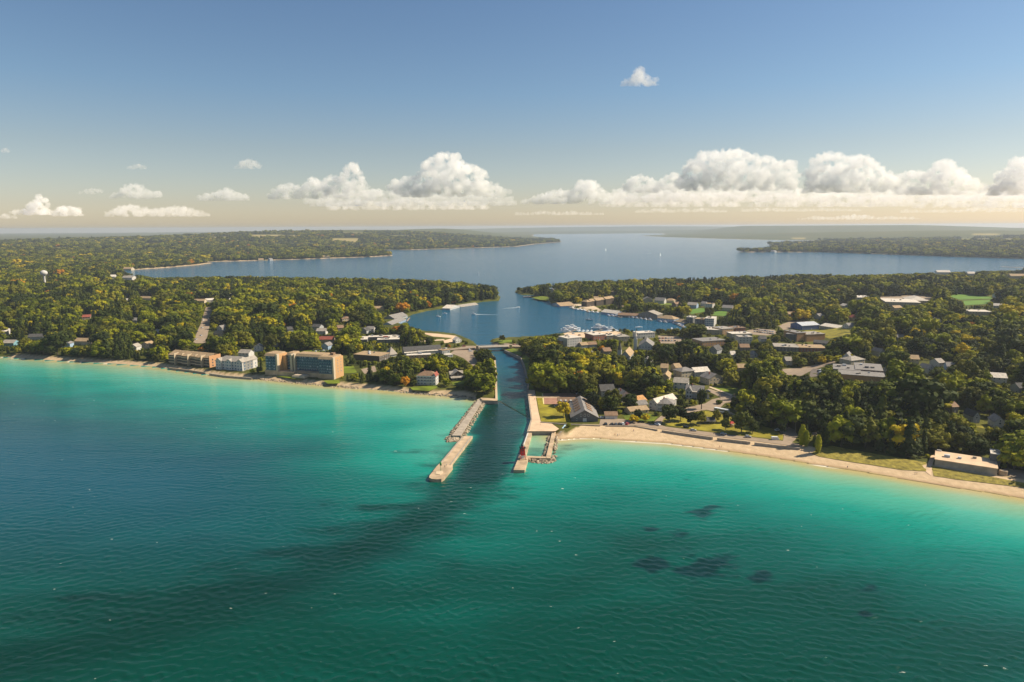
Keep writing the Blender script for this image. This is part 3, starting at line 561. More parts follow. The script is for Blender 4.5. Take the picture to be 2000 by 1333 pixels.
def roof_mb(x0, x1, y0, y1, z, kind, rh, axis='x', ov=.5, th=.22):
    b = MB()
    if kind == 'flat':
        b.box(x0-.25, x1+.25, y0-.25, y1+.25, z, z+.45)
    elif kind in ('hip', 'pyramid'):
        X0, X1, Y0, Y1 = x0-ov, x1+ov, y0-ov, y1+ov; w, d = X1-X0, Y1-Y0; m = min(w, d)/2*(1 if kind == 'hip' else 1)
        if w >= d: r = [(X0+m, (Y0+Y1)/2), (X1-m, (Y0+Y1)/2)]
        else: r = [((X0+X1)/2, Y0+m), ((X0+X1)/2, Y1-m)]
        if kind == 'pyramid': c = ((X0+X1)/2, (Y0+Y1)/2); r = [c, c]
        v = [(X0, Y0, z), (X1, Y0, z), (X1, Y1, z), (X0, Y1, z), (X0, Y0, z+th), (X1, Y0, z+th), (X1, Y1, z+th), (X0, Y1, z+th), (*r[0], z+th+rh), (*r[1], z+th+rh)]
        f = [(3, 2, 1, 0), (0, 1, 5, 4), (1, 2, 6, 5), (2, 3, 7, 6), (3, 0, 4, 7)]
        f += ([(4, 5, 9, 8), (5, 6, 9), (6, 7, 8, 9), (7, 4, 8)] if w >= d else [(4, 5, 8), (5, 6, 9, 8), (6, 7, 9), (7, 4, 8, 9)])
        if kind == 'pyramid': f = f[:5]+[(4, 5, 8), (5, 6, 8), (6, 7, 8), (7, 4, 8)]; v = v[:9]
        b.v, b.f = v, f
    else:      # gable, or shed (one slope)
        a0, a1, c0, c1 = (y0, y1, x0-ov, x1+ov) if axis == 'x' else (x0, x1, y0-ov, y1+ov)
        mid = (a0+a1)/2; sl = rh/max(.1, (a1-a0)/2)
        prof = [(a0-ov, z-ov*sl), (mid, z+rh), (a1+ov, z-ov*sl)]
        if kind == 'shed': sl = rh/(a1-a0); prof = [(a0-ov, z-ov*sl), (a1+ov, z+rh+ov*sl)]
        n = len(prof); top = [(p, q+th) for p, q in prof]; loop = prof+top[::-1]
        for c in (c0, c1):
            for p, q in loop: b.v.append((c, p, q) if axis == 'x' else (p, c, q))
        k = len(loop)
        b.f = [(i, (i+1) % k, k+(i+1) % k, k+i) for i in range(k)]
        for i in range(n-1): b.f += [(i+1, i, 2*n-1-i, 2*n-2-i), (k+i, k+i+1, k+2*n-2-i, k+2*n-1-i)]
        if axis == 'x': pass
    return b
def wall_mb(x0, x1, y0, y1, h, kind, rh, axis):
    b = MB(); b.box(x0, x1, y0, y1, -1.5, h)
    if kind == 'gable':
        k = len(b.v)
        if axis == 'x':
            m = (y0+y1)/2; b.v += [(x0, y0, h), (x0, y1, h), (x0, m, h+rh), (x1, y0, h), (x1, y1, h), (x1, m, h+rh)]
        else:
            m = (x0+x1)/2; b.v += [(x0, y0, h), (x1, y0, h), (m, y0, h+rh), (x0, y1, h), (x1, y1, h), (m, y1, h+rh)]
        b.f += [(k, k+1, k+2), (k+3, k+4, k+5)]
    elif kind == 'shed':
        k = len(b.v); b.v += [(x0, y0, h), (x0, y1, h), (x0, y1, h+rh), (x1, y0, h), (x1, y1, h), (x1, y1, h+rh)]; b.f += [(k, k+1, k+2), (k+3, k+4, k+5), (k+1, k+4, k+5, k+2)]
    return b
BUILT = {}
def frame(fl, fr):
    a, b = ground(*fl), ground(*fr); d = b-a; w = math.hypot(d[0], d[1]); return a, b, w, math.atan2(d[1], d[0]), min(a[2], b[2])
def building(name, label, cat, fl, fr, wings, group=None, vis=0.0, win='white', door=True, chimney=False, sides=True, wmax=40, garage=0, opened=True):
    """wings: dicts in fractions of the front (x) and metres (y back, h, rh)"""
    a, b, w, rz, z0 = frame(fl, fr)
    root = empty(name, (a[0], a[1], z0), rz, label, cat, group); nwin = 0
    M3 = Matrix.Translation((a[0], a[1], z0)) @ Matrix.Rotation(rz, 4, 'Z')
    first = True; zvis = 1e9
    for q in wings:
        x0, x1 = q['x'][0]*w, q['x'][1]*w; y0, y1 = q['y']; h, kind, rh, axis = q['h'], q.get('roof', 'gable'), q.get('rh', 2.5), q.get('axis', 'x')
        zb = q.get('z', 0.0)
        wb = wall_mb(x0, x1, y0, y1, h, kind, rh, axis).build('wall', q['wall'], root); wb.location.z = zb
        rb = roof_mb(x0, x1, y0, y1, h, kind, rh, axis, q.get('ov', .5)).build('roof', q['rm'], root); rb.location.z = zb
        if kind == 'flat' and (x1-x0)*(y1-y0) > 120:
            for _u in range(3):
                ux, uy = x0+(x1-x0)*(.15+.7*random.random()), y0+(y1-y0)*(.2+.6*random.random()); us = .7+random.random()
                MB().box(ux-us, ux+us, uy-us*.7, uy+us*.7, h+.45, h+1.0+us*.6).build('roof_unit', random.choice(('roof_metal', 'roof_lightgrey', 'siding_or_shade_darkgrey')), rb)
        if chimney and first:
            MB().box(x0+(x1-x0)*.3, x0+(x1-x0)*.3+.9, (y0+y1)/2-.4, (y0+y1)/2+.5, h, h+rh+1.1).build('chimney', 'brick_red', rb)
        fl_n = max(1, int(round(h/3.0))); fh = h/fl_n
        if q.get('win', True):
            nx = q.get('cols') or max(1, int((x1-x0)/3.4)); ww = min(1.5, (x1-x0)/nx*.55)*q.get('ws', 1)
            for f in range(q.get('rows', fl_n)):
                for c in range(nx):
                    if nwin > wmax: break
                    xc = x0+(x1-x0)*(c+.5)/nx
                    if door and first and f == 0 and c == nx//2: put(_d, 'door', root, xc, y0, zb, 1.1, 2.1); continue
                    put(WIN[win], 'window', root, xc, y0, zb+f*fh+fh*.32, ww, min(1.7, fh*.52)*q.get('wh', 1)); nwin += 1
            if sides:
                ny = max(1, int((y1-y0)/5))
                for f in range(q.get('rows', fl_n)):
                    for c in range(ny):
                        if nwin > wmax: break
                        yc = y0+(y1-y0)*(c+.5)/ny; s = 'r' if (x0+x1)/2 < w*2 else 'l'
                        put(WIN[win], 'window', root, x1, yc, zb+f*fh+fh*.32, 1.1, min(1.6, fh*.5), 'r'); nwin += 1
                        if a[0] > 150: put(WIN[win], 'window', root, x0, yc, zb+f*fh+fh*.32, 1.1, min(1.6, fh*.5), 'l'); nwin += 1
            if kind == 'gable' and axis == 'y' and rh > 1.8: put(WIN[win], 'window', root, (x0+x1)/2, y0, zb+h+.15, .9, min(1.2, rh*.45)); nwin += 1
        for g in range(garage if first else 0):
            put(_g, 'garage_door', root, x0+(x1-x0)*(g+.5)/garage, y0-.05, zb, (x1-x0)/garage*.72, 2.3)
        top = h+(rh if kind != 'flat' else .4); lo = vis*h
        cs = [M3 @ Vector((x, y, zb+z)) for x in (x0, x1) for y in (y0, y1) for z in (lo, h)]
        if kind == 'gable': cs += [M3 @ Vector((((x0+x1)/2 if axis == 'y' else x), ((y0+y1)/2 if axis == 'x' else y), zb+top)) for x in (x0, x1) for y in (y0, y1)]
        elif kind != 'flat': cs += [M3 @ Vector(((x0+x1)/2, (y0+y1)/2, zb+top))]
        p2 = proj([tuple(c) for c in cs])
        if opened: open_px(hull(p2))
        e = 1.5; FOOT.append(np.array([tuple((M3 @ Vector((x, y, 0)))[:2]) for x, y in ((x0-e, y0-e), (x1+e, y0-e), (x1+e, y1+e), (x0-e, y1+e))]))
        first = False
    BUILT[label] = (root, w)
    return root, w
def hull(p):
    p = sorted(map(tuple, p)); 
    def half(it):
        o = []
        for q in it:
            while len(o) > 1 and (o[-1][0]-o[-2][0])*(q[1]-o[-2][1])-(o[-1][1]-o[-2][1])*(q[0]-o[-2][0]) <= 0: o.pop()
            o.append(q)
        return o
    lo, hi = half(p), half(p[::-1]); return lo[:-1]+hi[:-1]
def Wg(x0, x1, y0, y1, h, roof, rh, wall, rm, axis='x', **k): return dict(x=(x0, x1), y=(y0, y1), h=h, roof=roof, rh=rh, wall=wall, rm=rm, axis=axis, **k)
def simple(name, label, cat, xl, yl, xr, yr, depth, h, roof, rh, wall, rm, axis='x', group=None, vis=.3, **k):
    kw = {q: k.pop(q) for q in list(k) if q in ('win', 'door', 'chimney', 'sides', 'wmax', 'garage', 'opened')}
    if kw.get('win') is False: k['win'] = kw.pop('win')
    return building(name, label, cat, (xl, yl), (xr, yr), [Wg(0, 1, 0, depth, h, roof, rh, wall, rm, axis, **k)], group, vis, **kw)

# --- brown townhouses by the left beach: stepped bays between tall fins
a, b_, w, rz, z0 = frame((331, 711), (409, 719))
root = empty('townhouse_block', (a[0], a[1], z0), rz, 'long brown townhouse block with stepped sloping roofs and tall fin walls by the beach', 'townhouses')
NB = 6; bw = w/NB; H = 11.5
for i in range(NB):
    x0, x1 = i*bw, (i+1)*bw; y0 = (i % 2)*2.0
    MB().box(x0, x1-.6, y0, 16, -1.5, H-1.2).build('wall', 'timber_dark', root)  # brick walls; the shade of the lake front is put into this dark colour
    MB().box(x1-.6, x1, y0-1.4, 16.3, -1.5, H+1.2).build('fin_wall', 'brick_orange' if i == NB-1 else 'siding_tan', root)
    r = MB(); r.v = [(x0-.1, y0-.9, H-1.3), (x1-.6, y0-.9, H-1.3), (x1-.6, 9, H+2.6), (x0-.1, 9, H+2.6), (x0-.1, 16.2, H-.2), (x1-.6, 16.2, H-.2)]; r.v += [(p[0], p[1], p[2]+.3) for p in r.v[:6]]
    r.f = [(1, 0, 3, 2), (2, 3, 4, 5), (6, 7, 8, 9), (9, 8, 11, 10), (0, 1, 7, 6), (1, 2, 8, 7), (2, 5, 11, 8), (5, 4, 10, 11), (4, 3, 9, 10), (3, 0, 6, 9)]
    r.build('roof', 'roof_tan', root)
    for f in range(3):
        MB().box(x0+.3, x1-.9, y0-1.1, y0, f*3.1+2.2, f*3.1+2.45).box(x0+.3, x1-.9, y0-1.1, y0-1.02, f*3.1+2.45, f*3.1+3.2).build('balcony', 'siding_tan' if f % 2 == 0 else 'timber', root)
        put(WIN['dark'], 'window', root, (x0+x1)/2-1.6, y0, f*3.1+.9, 2.2, 2.0); put(WIN['dark'], 'window', root, (x0+x1)/2+1.4, y0, f*3.1+.9, 2.2, 2.0)
for f in range(3): put(WIN['dark'], 'window', root, w, 5, f*3.1+1, 1.6, 1.7, 'r'); put(WIN['dark'], 'window', root, w, 11, f*3.1+1, 1.6, 1.7, 'r')
FOOT.append(np.array([ground(325, 716)[:2], ground(415, 724)[:2], ground(424, 706)[:2], ground(335, 697)[:2]])); open_px([(330, 688), (340, 683), (420, 689), (421, 700), (410, 719), (331, 708)])
# --- white inn
building('inn', 'white three-storey inn with grey hipped roof and small front gables beside brown townhouses', 'inn', (422, 721), (476, 725), [
    Wg(0, 1, 0, 15, 9.2, 'hip', 4.2, 'siding_white', 'roof_lightgrey', cols=9, ws=1.1), Wg(.04, .24, -1.6, 4, 9.4, 'gable', 2.6, 'siding_white', 'roof_lightgrey', 'y', cols=2), Wg(.42, .60, -1.2, 4, 9.4, 'gable', 2.2, 'siding_white', 'roof_lightgrey', 'y', cols=2), Wg(.80, 1.0, -1.6, 22, 9.4, 'gable', 3.0, 'siding_white', 'roof_lightgrey', 'y', cols=2)], win='blue', wmax=70)
# --- the big hotel
a, b_, w, rz, z0 = frame((519, 732), (655, 741)); k = w/135.0
hotel = empty('hotel', (a[0], a[1], z0), rz, 'large five-storey lakefront hotel with blue glazed balconies and orange end walls', 'hotel')
PL_, FH, NF = 5.0, 2.9, 5
def hblock(x0, x1, y0, y1, cols, plz=PL_, top=None):
    x0, x1 = x0*k, x1*k; H = PL_+FH*NF
    MB().box(x0, x1, y0+1.6, y1, -1.5, H).build('wall', 'siding_or_shade_darkgrey', hotel)  # dark colour holds the shade on the lake front; end walls stay orange
    MB().box(x0-.6, x1+.6, y0-.2, y0+2, -1.5, PL_-.2).build('plinth', 'concrete', hotel)
    r = MB(); r.v = [(x0-.3, y0-.6, H), (x1+.3, y0-.6, H), (x1+.3, y1+.4, H), (x0-.3, y1+.4, H), (x0+.4, y0+1.6, H+2.4), (x1-.4, y0+1.6, H+2.4), (x1-.4, y1-1, H+2.4), (x0+.4, y1-1, H+2.4)]; r.f = [(3, 2, 1, 0), (4, 5, 6, 7), (0, 1, 5, 4), (1, 2, 6, 5), (2, 3, 7, 6), (3, 0, 4, 7)]
    r.build('mansard_roof', 'roof_tan', hotel)
    for f in range(NF):
        zf = PL_+f*FH
        MB().box(x0+.4, x1-.4, y0, y0+1.6, zf-.12, zf+.12).box(x0+.4, x1-.4, y0, y0+.06, zf+.12, zf+1.0).build('balcony', 'glass_blue', hotel)
        for c in range(cols):
            xc = x0+(x1-x0)*(c+.5)/cols; put(WIN['curtain' if random.random() < .28 else 'blue'], 'window', hotel, xc, y0+1.6, zf+.3, (x1-x0)/cols*.74, 2.1)
hblock(0, 23, 0, 17, 5); hblock(33, 45, 9, 22, 2); hblock(53, 105, 7, 22, 11); hblock(105, 132, -1, 17, 6); MB().box(132*k, 134.6*k, 1.1, 16.6, -1.5, PL_+FH*NF+1.2).build('wall', 'stucco_orange', hotel); MB().box(23*k, 25.7*k, 2.6, 16.6, -1.5, PL_+FH*NF+1.2).build('wall', 'stucco_orange', hotel)
for x0, x1, y0, y1 in ((23, 26, -1.2, 2.5), (45, 48.5, 4, 10), (132, 135, -2.2, 1.0), (50.5, 53, 5, 9)): MB().box(x0*k, x1*k, y0, y1, -1.5, PL_+FH*NF+2.0).build('fin_wall', 'plaster', hotel)
for x0, x1, y0 in ((26, 33, 5), (48.5, 50.5, 6)): MB().box(x0*k, x1*k, y0+3, 20, -1.5, PL_+FH*NF-.5).build('wall', 'stucco_orange', hotel)
for x0, x1 in ((24, 58), (58, 106)): MB().box(x0*k, x1*k, -1.5 if x0 == 24 else 2, 7, -1.5, PL_-.6).build('terrace', 'concrete', hotel)
MB().box(60*k, 84*k, -7, 1, .3, 2.2).box(61*k, 83*k, -6.4, .4, 2.2, 3.0, .5).build('terrace_bar', 'plaster', hotel)
for f in range(NF): put(WIN['white'], 'window', hotel, 134.6*k, 6, PL_+f*FH+.6, 1.2, 1.4, 'r'); put(WIN['white'], 'window', hotel, 134.6*k, 12, PL_+f*FH+.6, 1.2, 1.4, 'r')
MB().box(118*k, 124*k, 9, 13, PL_+FH*NF+2.3, PL_+FH*NF+4.6).build('roof_house', 'roof_brown', hotel)
FOOT.append(np.array([ground(510, 742)[:2], ground(660, 748)[:2], ground(678, 726)[:2], ground(515, 714)[:2]])); open_px([(519, 688), (560, 684), (655, 691), (673, 692), (673, 722), (660, 745), (600, 742), (519, 732)])
# --- other buildings of the left shore
building('lodge', 'tall white lodge with three balcony tiers and reddish brown roof by the rubble shore', 'house', (815, 752), (851, 753), [Wg(0, 1, 0, 11, 8.8, 'hip', 3.6, 'siding_white', 'roof_brown', cols=6, rows=3), Wg(.86, 1.02, -1, 9, 9.2, 'gable', 2.4, 'siding_white', 'roof_red', 'y', cols=1)], win='blue', chimney=True)
root, w = BUILT['tall white lodge with three balcony tiers and reddish brown roof by the rubble shore']
for f in range(3): MB().box(0, w, -1.8, -.05, f*2.9+2.4, f*2.9+2.6).box(0, w, -1.8, -1.72, f*2.9+2.6, f*2.9+3.4).build('balcony', 'trim_white', root)
for i in range(6): MB().box(w*i/5-.12, w*i/5+.12, -1.9, -1.6, -1, 8.8).build('post', 'trim_white', root)
building('cottage', 'dark shingled cottage with grey gabled roof and wide porch roof among pines', 'house', (884, 744), (908, 742), [Wg(.05, .95, 3, 12, 5.2, 'gable', 3.6, 'timber_dark', 'roof_lightgrey', 'y', ov=1.0), Wg(-.08, 1.08, -.5, 3, 2.6, 'shed', 1.0, 'timber_dark', 'roof_lightgrey', ov=.6), Wg(-.05, 1.0, 7, 12, 5, 'gable', 2.4, 'timber_dark', 'roof_lightgrey', 'x')])
building('civic_centre', 'low building with bright white flat roofs around a dark courtyard', 'building', (700, 671), (777, 669), [Wg(0, .22, 0, 26, 4.5, 'flat', 0, 'siding_or_shade_darkgrey', 'roof_white'), Wg(.22, .8, 18, 30, 4.6, 'flat', 0, 'siding_or_shade_darkgrey', 'roof_white'), Wg(.48, 1.04, -4, 9, 4.4, 'flat', 0, 'siding_or_shade_darkgrey', 'roof_white'), Wg(.80, 1.04, 9, 30, 4.7, 'flat', 0, 'siding_or_shade_darkgrey', 'roof_white'), Wg(.62, .74, 10, 14, 6, 'flat', 0, 'brick_red', 'roof_red', win=False)], vis=.4, door=False)
building('motel', 'long low motel with dark grey pitched roof and white eaves near the bridge road', 'motel', (790, 694), (862, 689), [Wg(0, 1, 0, 15, 4.6, 'gable', 3.6, 'siding_cream', 'roof_darkgrey', cols=16), Wg(.0, .34, -3, 0, 3.0, 'shed', .5, 'siding_white', 'roof_white'), Wg(.36, 1.0, -3, 0, 3.4, 'shed', .5, 'siding_white', 'roof_white')], vis=.2)
simple('annex', 'low tan annex with flat cream roof in front of the motel', 'building', 795, 701, 842, 699, 9, 3.4, 'flat', 0, 'stucco_orange', 'roof_white', vis=.2)
simple('office', 'beige flat-roofed two-storey office running back beside a white tent roof', 'building', 741, 707, 762, 700, 34, 6, 'flat', 0, 'timber_dark', 'roof_tan', vis=.2)
simple('tent_pavilion', 'steep white tent-shaped pavilion beside the beige flat-roofed office', 'pavilion', 762, 698, 774, 696, 8, 2.5, 'pyramid', 8.5, 'siding_white', 'roof_lightgrey', win=False, ov=1.2)
simple('shop', 'beige flat-roofed shop at the end of the dark-roofed motel', 'shop', 864, 692, 879, 690, 14, 4, 'flat', 0, 'siding_grey', 'roof_tan', vis=.2)
simple('kiosk', 'small shop with flat white roof beside a round dark tree near the bridge road', 'shop', 867, 700, 885, 698, 8, 3, 'flat', 0, 'siding_grey', 'roof_white', vis=.3)
building('band_shell', 'small white arched band shell at the end of the harbour promenade', 'band shell', (890, 671), (902, 669), [Wg(0, 1, 0, 6, 4, 'gable', 3.4, 'siding_white', 'roof_white', 'y')], door=False)
simple('boathouse', 'white gabled boathouse at the water with long dock roof beside it', 'boathouse', 879, 603, 898, 602, 16, 6, 'gable', 4, 'siding_white', 'roof_white', 'y')
simple('dock_shed', 'long grey dock shed roof stretching along the point beside the white boathouse', 'dock shed', 900, 601, 934, 594, 16, 3.2, 'gable', 3.5, 'siding_white', 'roof_lightgrey', vis=.3, cols=8)
simple('boathouse', 'blue-fronted boathouse with grey roof at the tip of the left harbour bank', 'boathouse', 766, 635, 793, 629, 16, 4, 'gable', 4, 'siding_blue', 'roof_grey')
simple('boathouse', 'tall grey roofed boathouse behind the blue-fronted boathouse', 'boathouse', 770, 624, 796, 618, 20, 4.5, 'gable', 5, 'siding_grey', 'roof_grey', vis=.5)
simple('warehouse', 'tan warehouse with long brown flat roof among trees above the boathouses', 'warehouse', 669, 631, 711, 627, 22, 6, 'flat', 0, 'siding_tan', 'roof_brown', vis=.5)
# --- the right shore, near
building('boat_hall', 'large grey shingled boat hall with tan gabled roof and dormer slits beside the beach', 'hall', (1116, 824), (1168, 824), [Wg(0, 1, 0, 44, 3.4, 'gable', 5.6, 'siding_or_shade_darkgrey', 'roof_grey', 'y', win=False, ov=.7), Wg(-.40, .30, 40, 52, 3.4, 'gable', 4.0, 'siding_or_shade_darkgrey', 'roof_brown', 'x', win=False)], vis=0, door=False)
root, w = BUILT['large grey shingled boat hall with tan gabled roof and dormer slits beside the beach']
for fx in (.36, .5, .64): put(WIN['white'], 'window', root, w*fx, 0, 4.1, 1.3, 1.9)
put(WIN['white'], 'window', root, w*.2, 0, .7, .9, 1.9); put(_g, 'garage_door', root, w*.5, -.03, 0, 2.8, 2.7)
for s in (-1, 1):
    for i in range(5):
        y = 8+i*7.2; b = MB()
        b.v = [(w*.5+s*w*.30, y, 5.1), (w*.5+s*w*.30, y+4.2, 5.1), (w*.5+s*w*.13, y+4.2, 8.1), (w*.5+s*w*.13, y, 8.1), (w*.5+s*w*.34, y, 5.75), (w*.5+s*w*.34, y+4.2, 5.75), (w*.5+s*w*.13, y+4.2, 8.35), (w*.5+s*w*.13, y, 8.35)]
        b.f = [(0, 1, 2, 3), (4, 5, 6, 7), (0, 1, 5, 4), (1, 2, 6, 5), (3, 0, 4, 7), (2, 3, 7, 6)]; b.build('dormer', 'roof_brown', root)
for i in range(3): MB().box(w*(-.33+.2*i), w*(-.33+.2*i)+1.7, 41, 44, 4.2, 6.0).build('dormer', 'siding_white', root)
NEAR = [
 ('garage', 'low garage with three white doors and brown roof beside the grey boat hall', 'garage', 1182, 819, 1206, 819, 8, 2.9, 'gable', 2, 'siding_white', 'roof_brown', 'x', dict(garage=3, win=False)),
 ('house', 'dark grey house with white front gable under tall dark trees behind the boat hall', 'house', 1174, 775, 1201, 774, 13, 5, 'gable', 4.2, 'siding_grey', 'roof_darkgrey', 'x', {}),
 ('house', 'white house with steep grey gable facing the lawn and a front porch', 'house', 1209, 787, 1234, 785, 12, 5.5, 'gable', 4, 'siding_white', 'roof_grey', 'y', dict(chimney=True)),
 ('house', 'house with bright orange-brown roof between the white gable house and the long white house', 'house', 1238, 795, 1263, 791, 12, 4, 'gable', 3, 'siding_tan', 'roof_orange', 'x', {}),
 ('house', 'small grey cottage with white garage door in front of the orange-roofed house', 'house', 1246, 799, 1265, 797, 9, 3.2, 'gable', 2.6, 'siding_grey', 'roof_grey', 'x', dict(garage=1)),
 ('house', 'long two-storey white house with cream metal roof above the low ranch house', 'house', 1267, 799, 1284, 803, 26, 5.8, 'gable', 3.4, 'siding_white', 'roof_white', 'y', {}),
 ('house', 'big grey-white two-storey house with rows of windows and arched porch on the corner', 'house', 1285, 803, 1315, 805, 14, 6, 'hip', 3.2, 'siding_white', 'roof_grey', 'x', dict(cols=8, chimney=True)),
 ('house', 'low ranch house with long brown roof on the lawn behind the parked cars', 'house', 1231, 811, 1267, 807, 10, 2.9, 'gable', 2.2, 'siding_tan', 'roof_tan', 'x', {}),
 ('house', 'pale blue-white two-storey house with grey roof on the wooded slope', 'house', 1315, 760, 1343, 762, 13, 6.2, 'gable', 3.4, 'siding_white', 'roof_lightgrey', 'x', dict(win='blue')),
 ('house', 'white shed-like cottage next to the big porch house at the road corner', 'house', 1375, 779, 1385, 779, 7, 3, 'gable', 2.6, 'siding_white', 'roof_grey', 'y', {}),
 ('house', 'cream gabled house with olive roof behind the green corner lawn', 'house', 1385, 753, 1412, 750, 14, 6, 'gable', 4, 'siding_cream', 'roof_grey', 'y', dict(chimney=True)),
 ('house', 'tan two-storey house with hipped roof among trees above the pale blue-white house', 'house', 1331, 739, 1357, 736, 13, 6, 'hip', 3, 'siding_cream', 'roof_grey', 'x', {}),
 ('house', 'house with bright white metal roof behind a dark round tree', 'house', 1357, 737, 1386, 735, 12, 5, 'gable', 3.4, 'siding_grey', 'roof_white', 'x', {}),
 ('house', 'tan roofed cottage on the slope left of a round yellow-topped tree', 'house', 1292, 744, 1306, 745, 18, 4, 'gable', 2.8, 'siding_tan', 'roof_tan', 'y', {}),
 ('house', 'tan house showing its wide roof among trees above the corner lawn', 'house', 1441, 728, 1457, 728, 10, 5, 'gable', 3, 'siding_tan', 'roof_tan', 'x', {})]
for nm, lb, ct, xl, yl, xr, yr, dp, h, rf, rh, wa, rm, ax, kw in NEAR: simple(nm, lb, ct, xl, yl, xr, yr, dp, h, rf, rh, wa, rm, ax, **kw)
LB = 'large white house with double-deck porch and grey gabled roof at the road corner'
building('house', LB, 'house', (1338, 778), (1374, 781), [Wg(0, .95, 2.4, 14, 6.4, 'gable', 3.8, 'siding_white', 'roof_grey', 'x', cols=7), Wg(.05, .36, 0, 8, 6.6, 'gable', 3.2, 'siding_white', 'roof_grey', 'y', cols=2), Wg(.66, .98, 1, 9, 6.5, 'gable', 2.6, 'siding_white', 'roof_darkgrey', 'y', cols=2)], win='dark', chimney=True)
root, w = BUILT[LB]
MB().box(w*.36, w*.98, -.6, 2.4, 3.0, 3.2).build('porch_deck', 'trim_white', root); MB().box(w*.34, w, -.9, 2.4, 6.0, 6.3).build('porch_roof', 'roof_lightgrey', root)
for i in range(6): MB().box(w*(.38+.115*i)-.13, w*(.38+.115*i)+.13, -.5, -.24, -1, 6.0).build('post', 'trim_white', root)
building('church', 'white church with large grey hipped hall roof and tall white steeple', 'church', (1247, 686), (1276, 687), [Wg(0, 1, 0, 30, 6, 'gable', 6, 'siding_white', 'roof_grey', 'y')], vis=.5)
root, w = BUILT['white church with large grey hipped hall roof and tall white steeple']
MB().box(-6, -2, 3, 7, -1.5, 14).build('tower', 'siding_white', root); MB().box(-5.5, -2.5, 3.5, 6.5, 14, 17).build('belfry', 'trim_white', root); s_ = MB().lathe([(2.0, 17), (1.0, 20), (.08, 25)], 8, (-4, 5)).build('spire', 'roof_white', root); open_px([(1236, 655), (1246, 655), (1246, 682), (1236, 682)])
building('church', 'grey stone church with tan roof and dark pointed steeple among trees', 'church', (1212, 706), (1230, 707), [Wg(0, 1, 0, 30, 6, 'gable', 5.5, 'siding_grey', 'roof_tan', 'y')], vis=.5)
root, w = BUILT['grey stone church with tan roof and dark pointed steeple among trees']
MB().box(-3.5, .5, -.5, 3.5, -1.5, 13).build('tower', 'siding_grey', root); MB().lathe([(2.6, 13), (.9, 19), (.06, 24)], 8, (-1.5, 1.5)).build('spire', 'roof_darkgrey', root); open_px([(1208, 672), (1218, 672), (1218, 700), (1208, 700)])
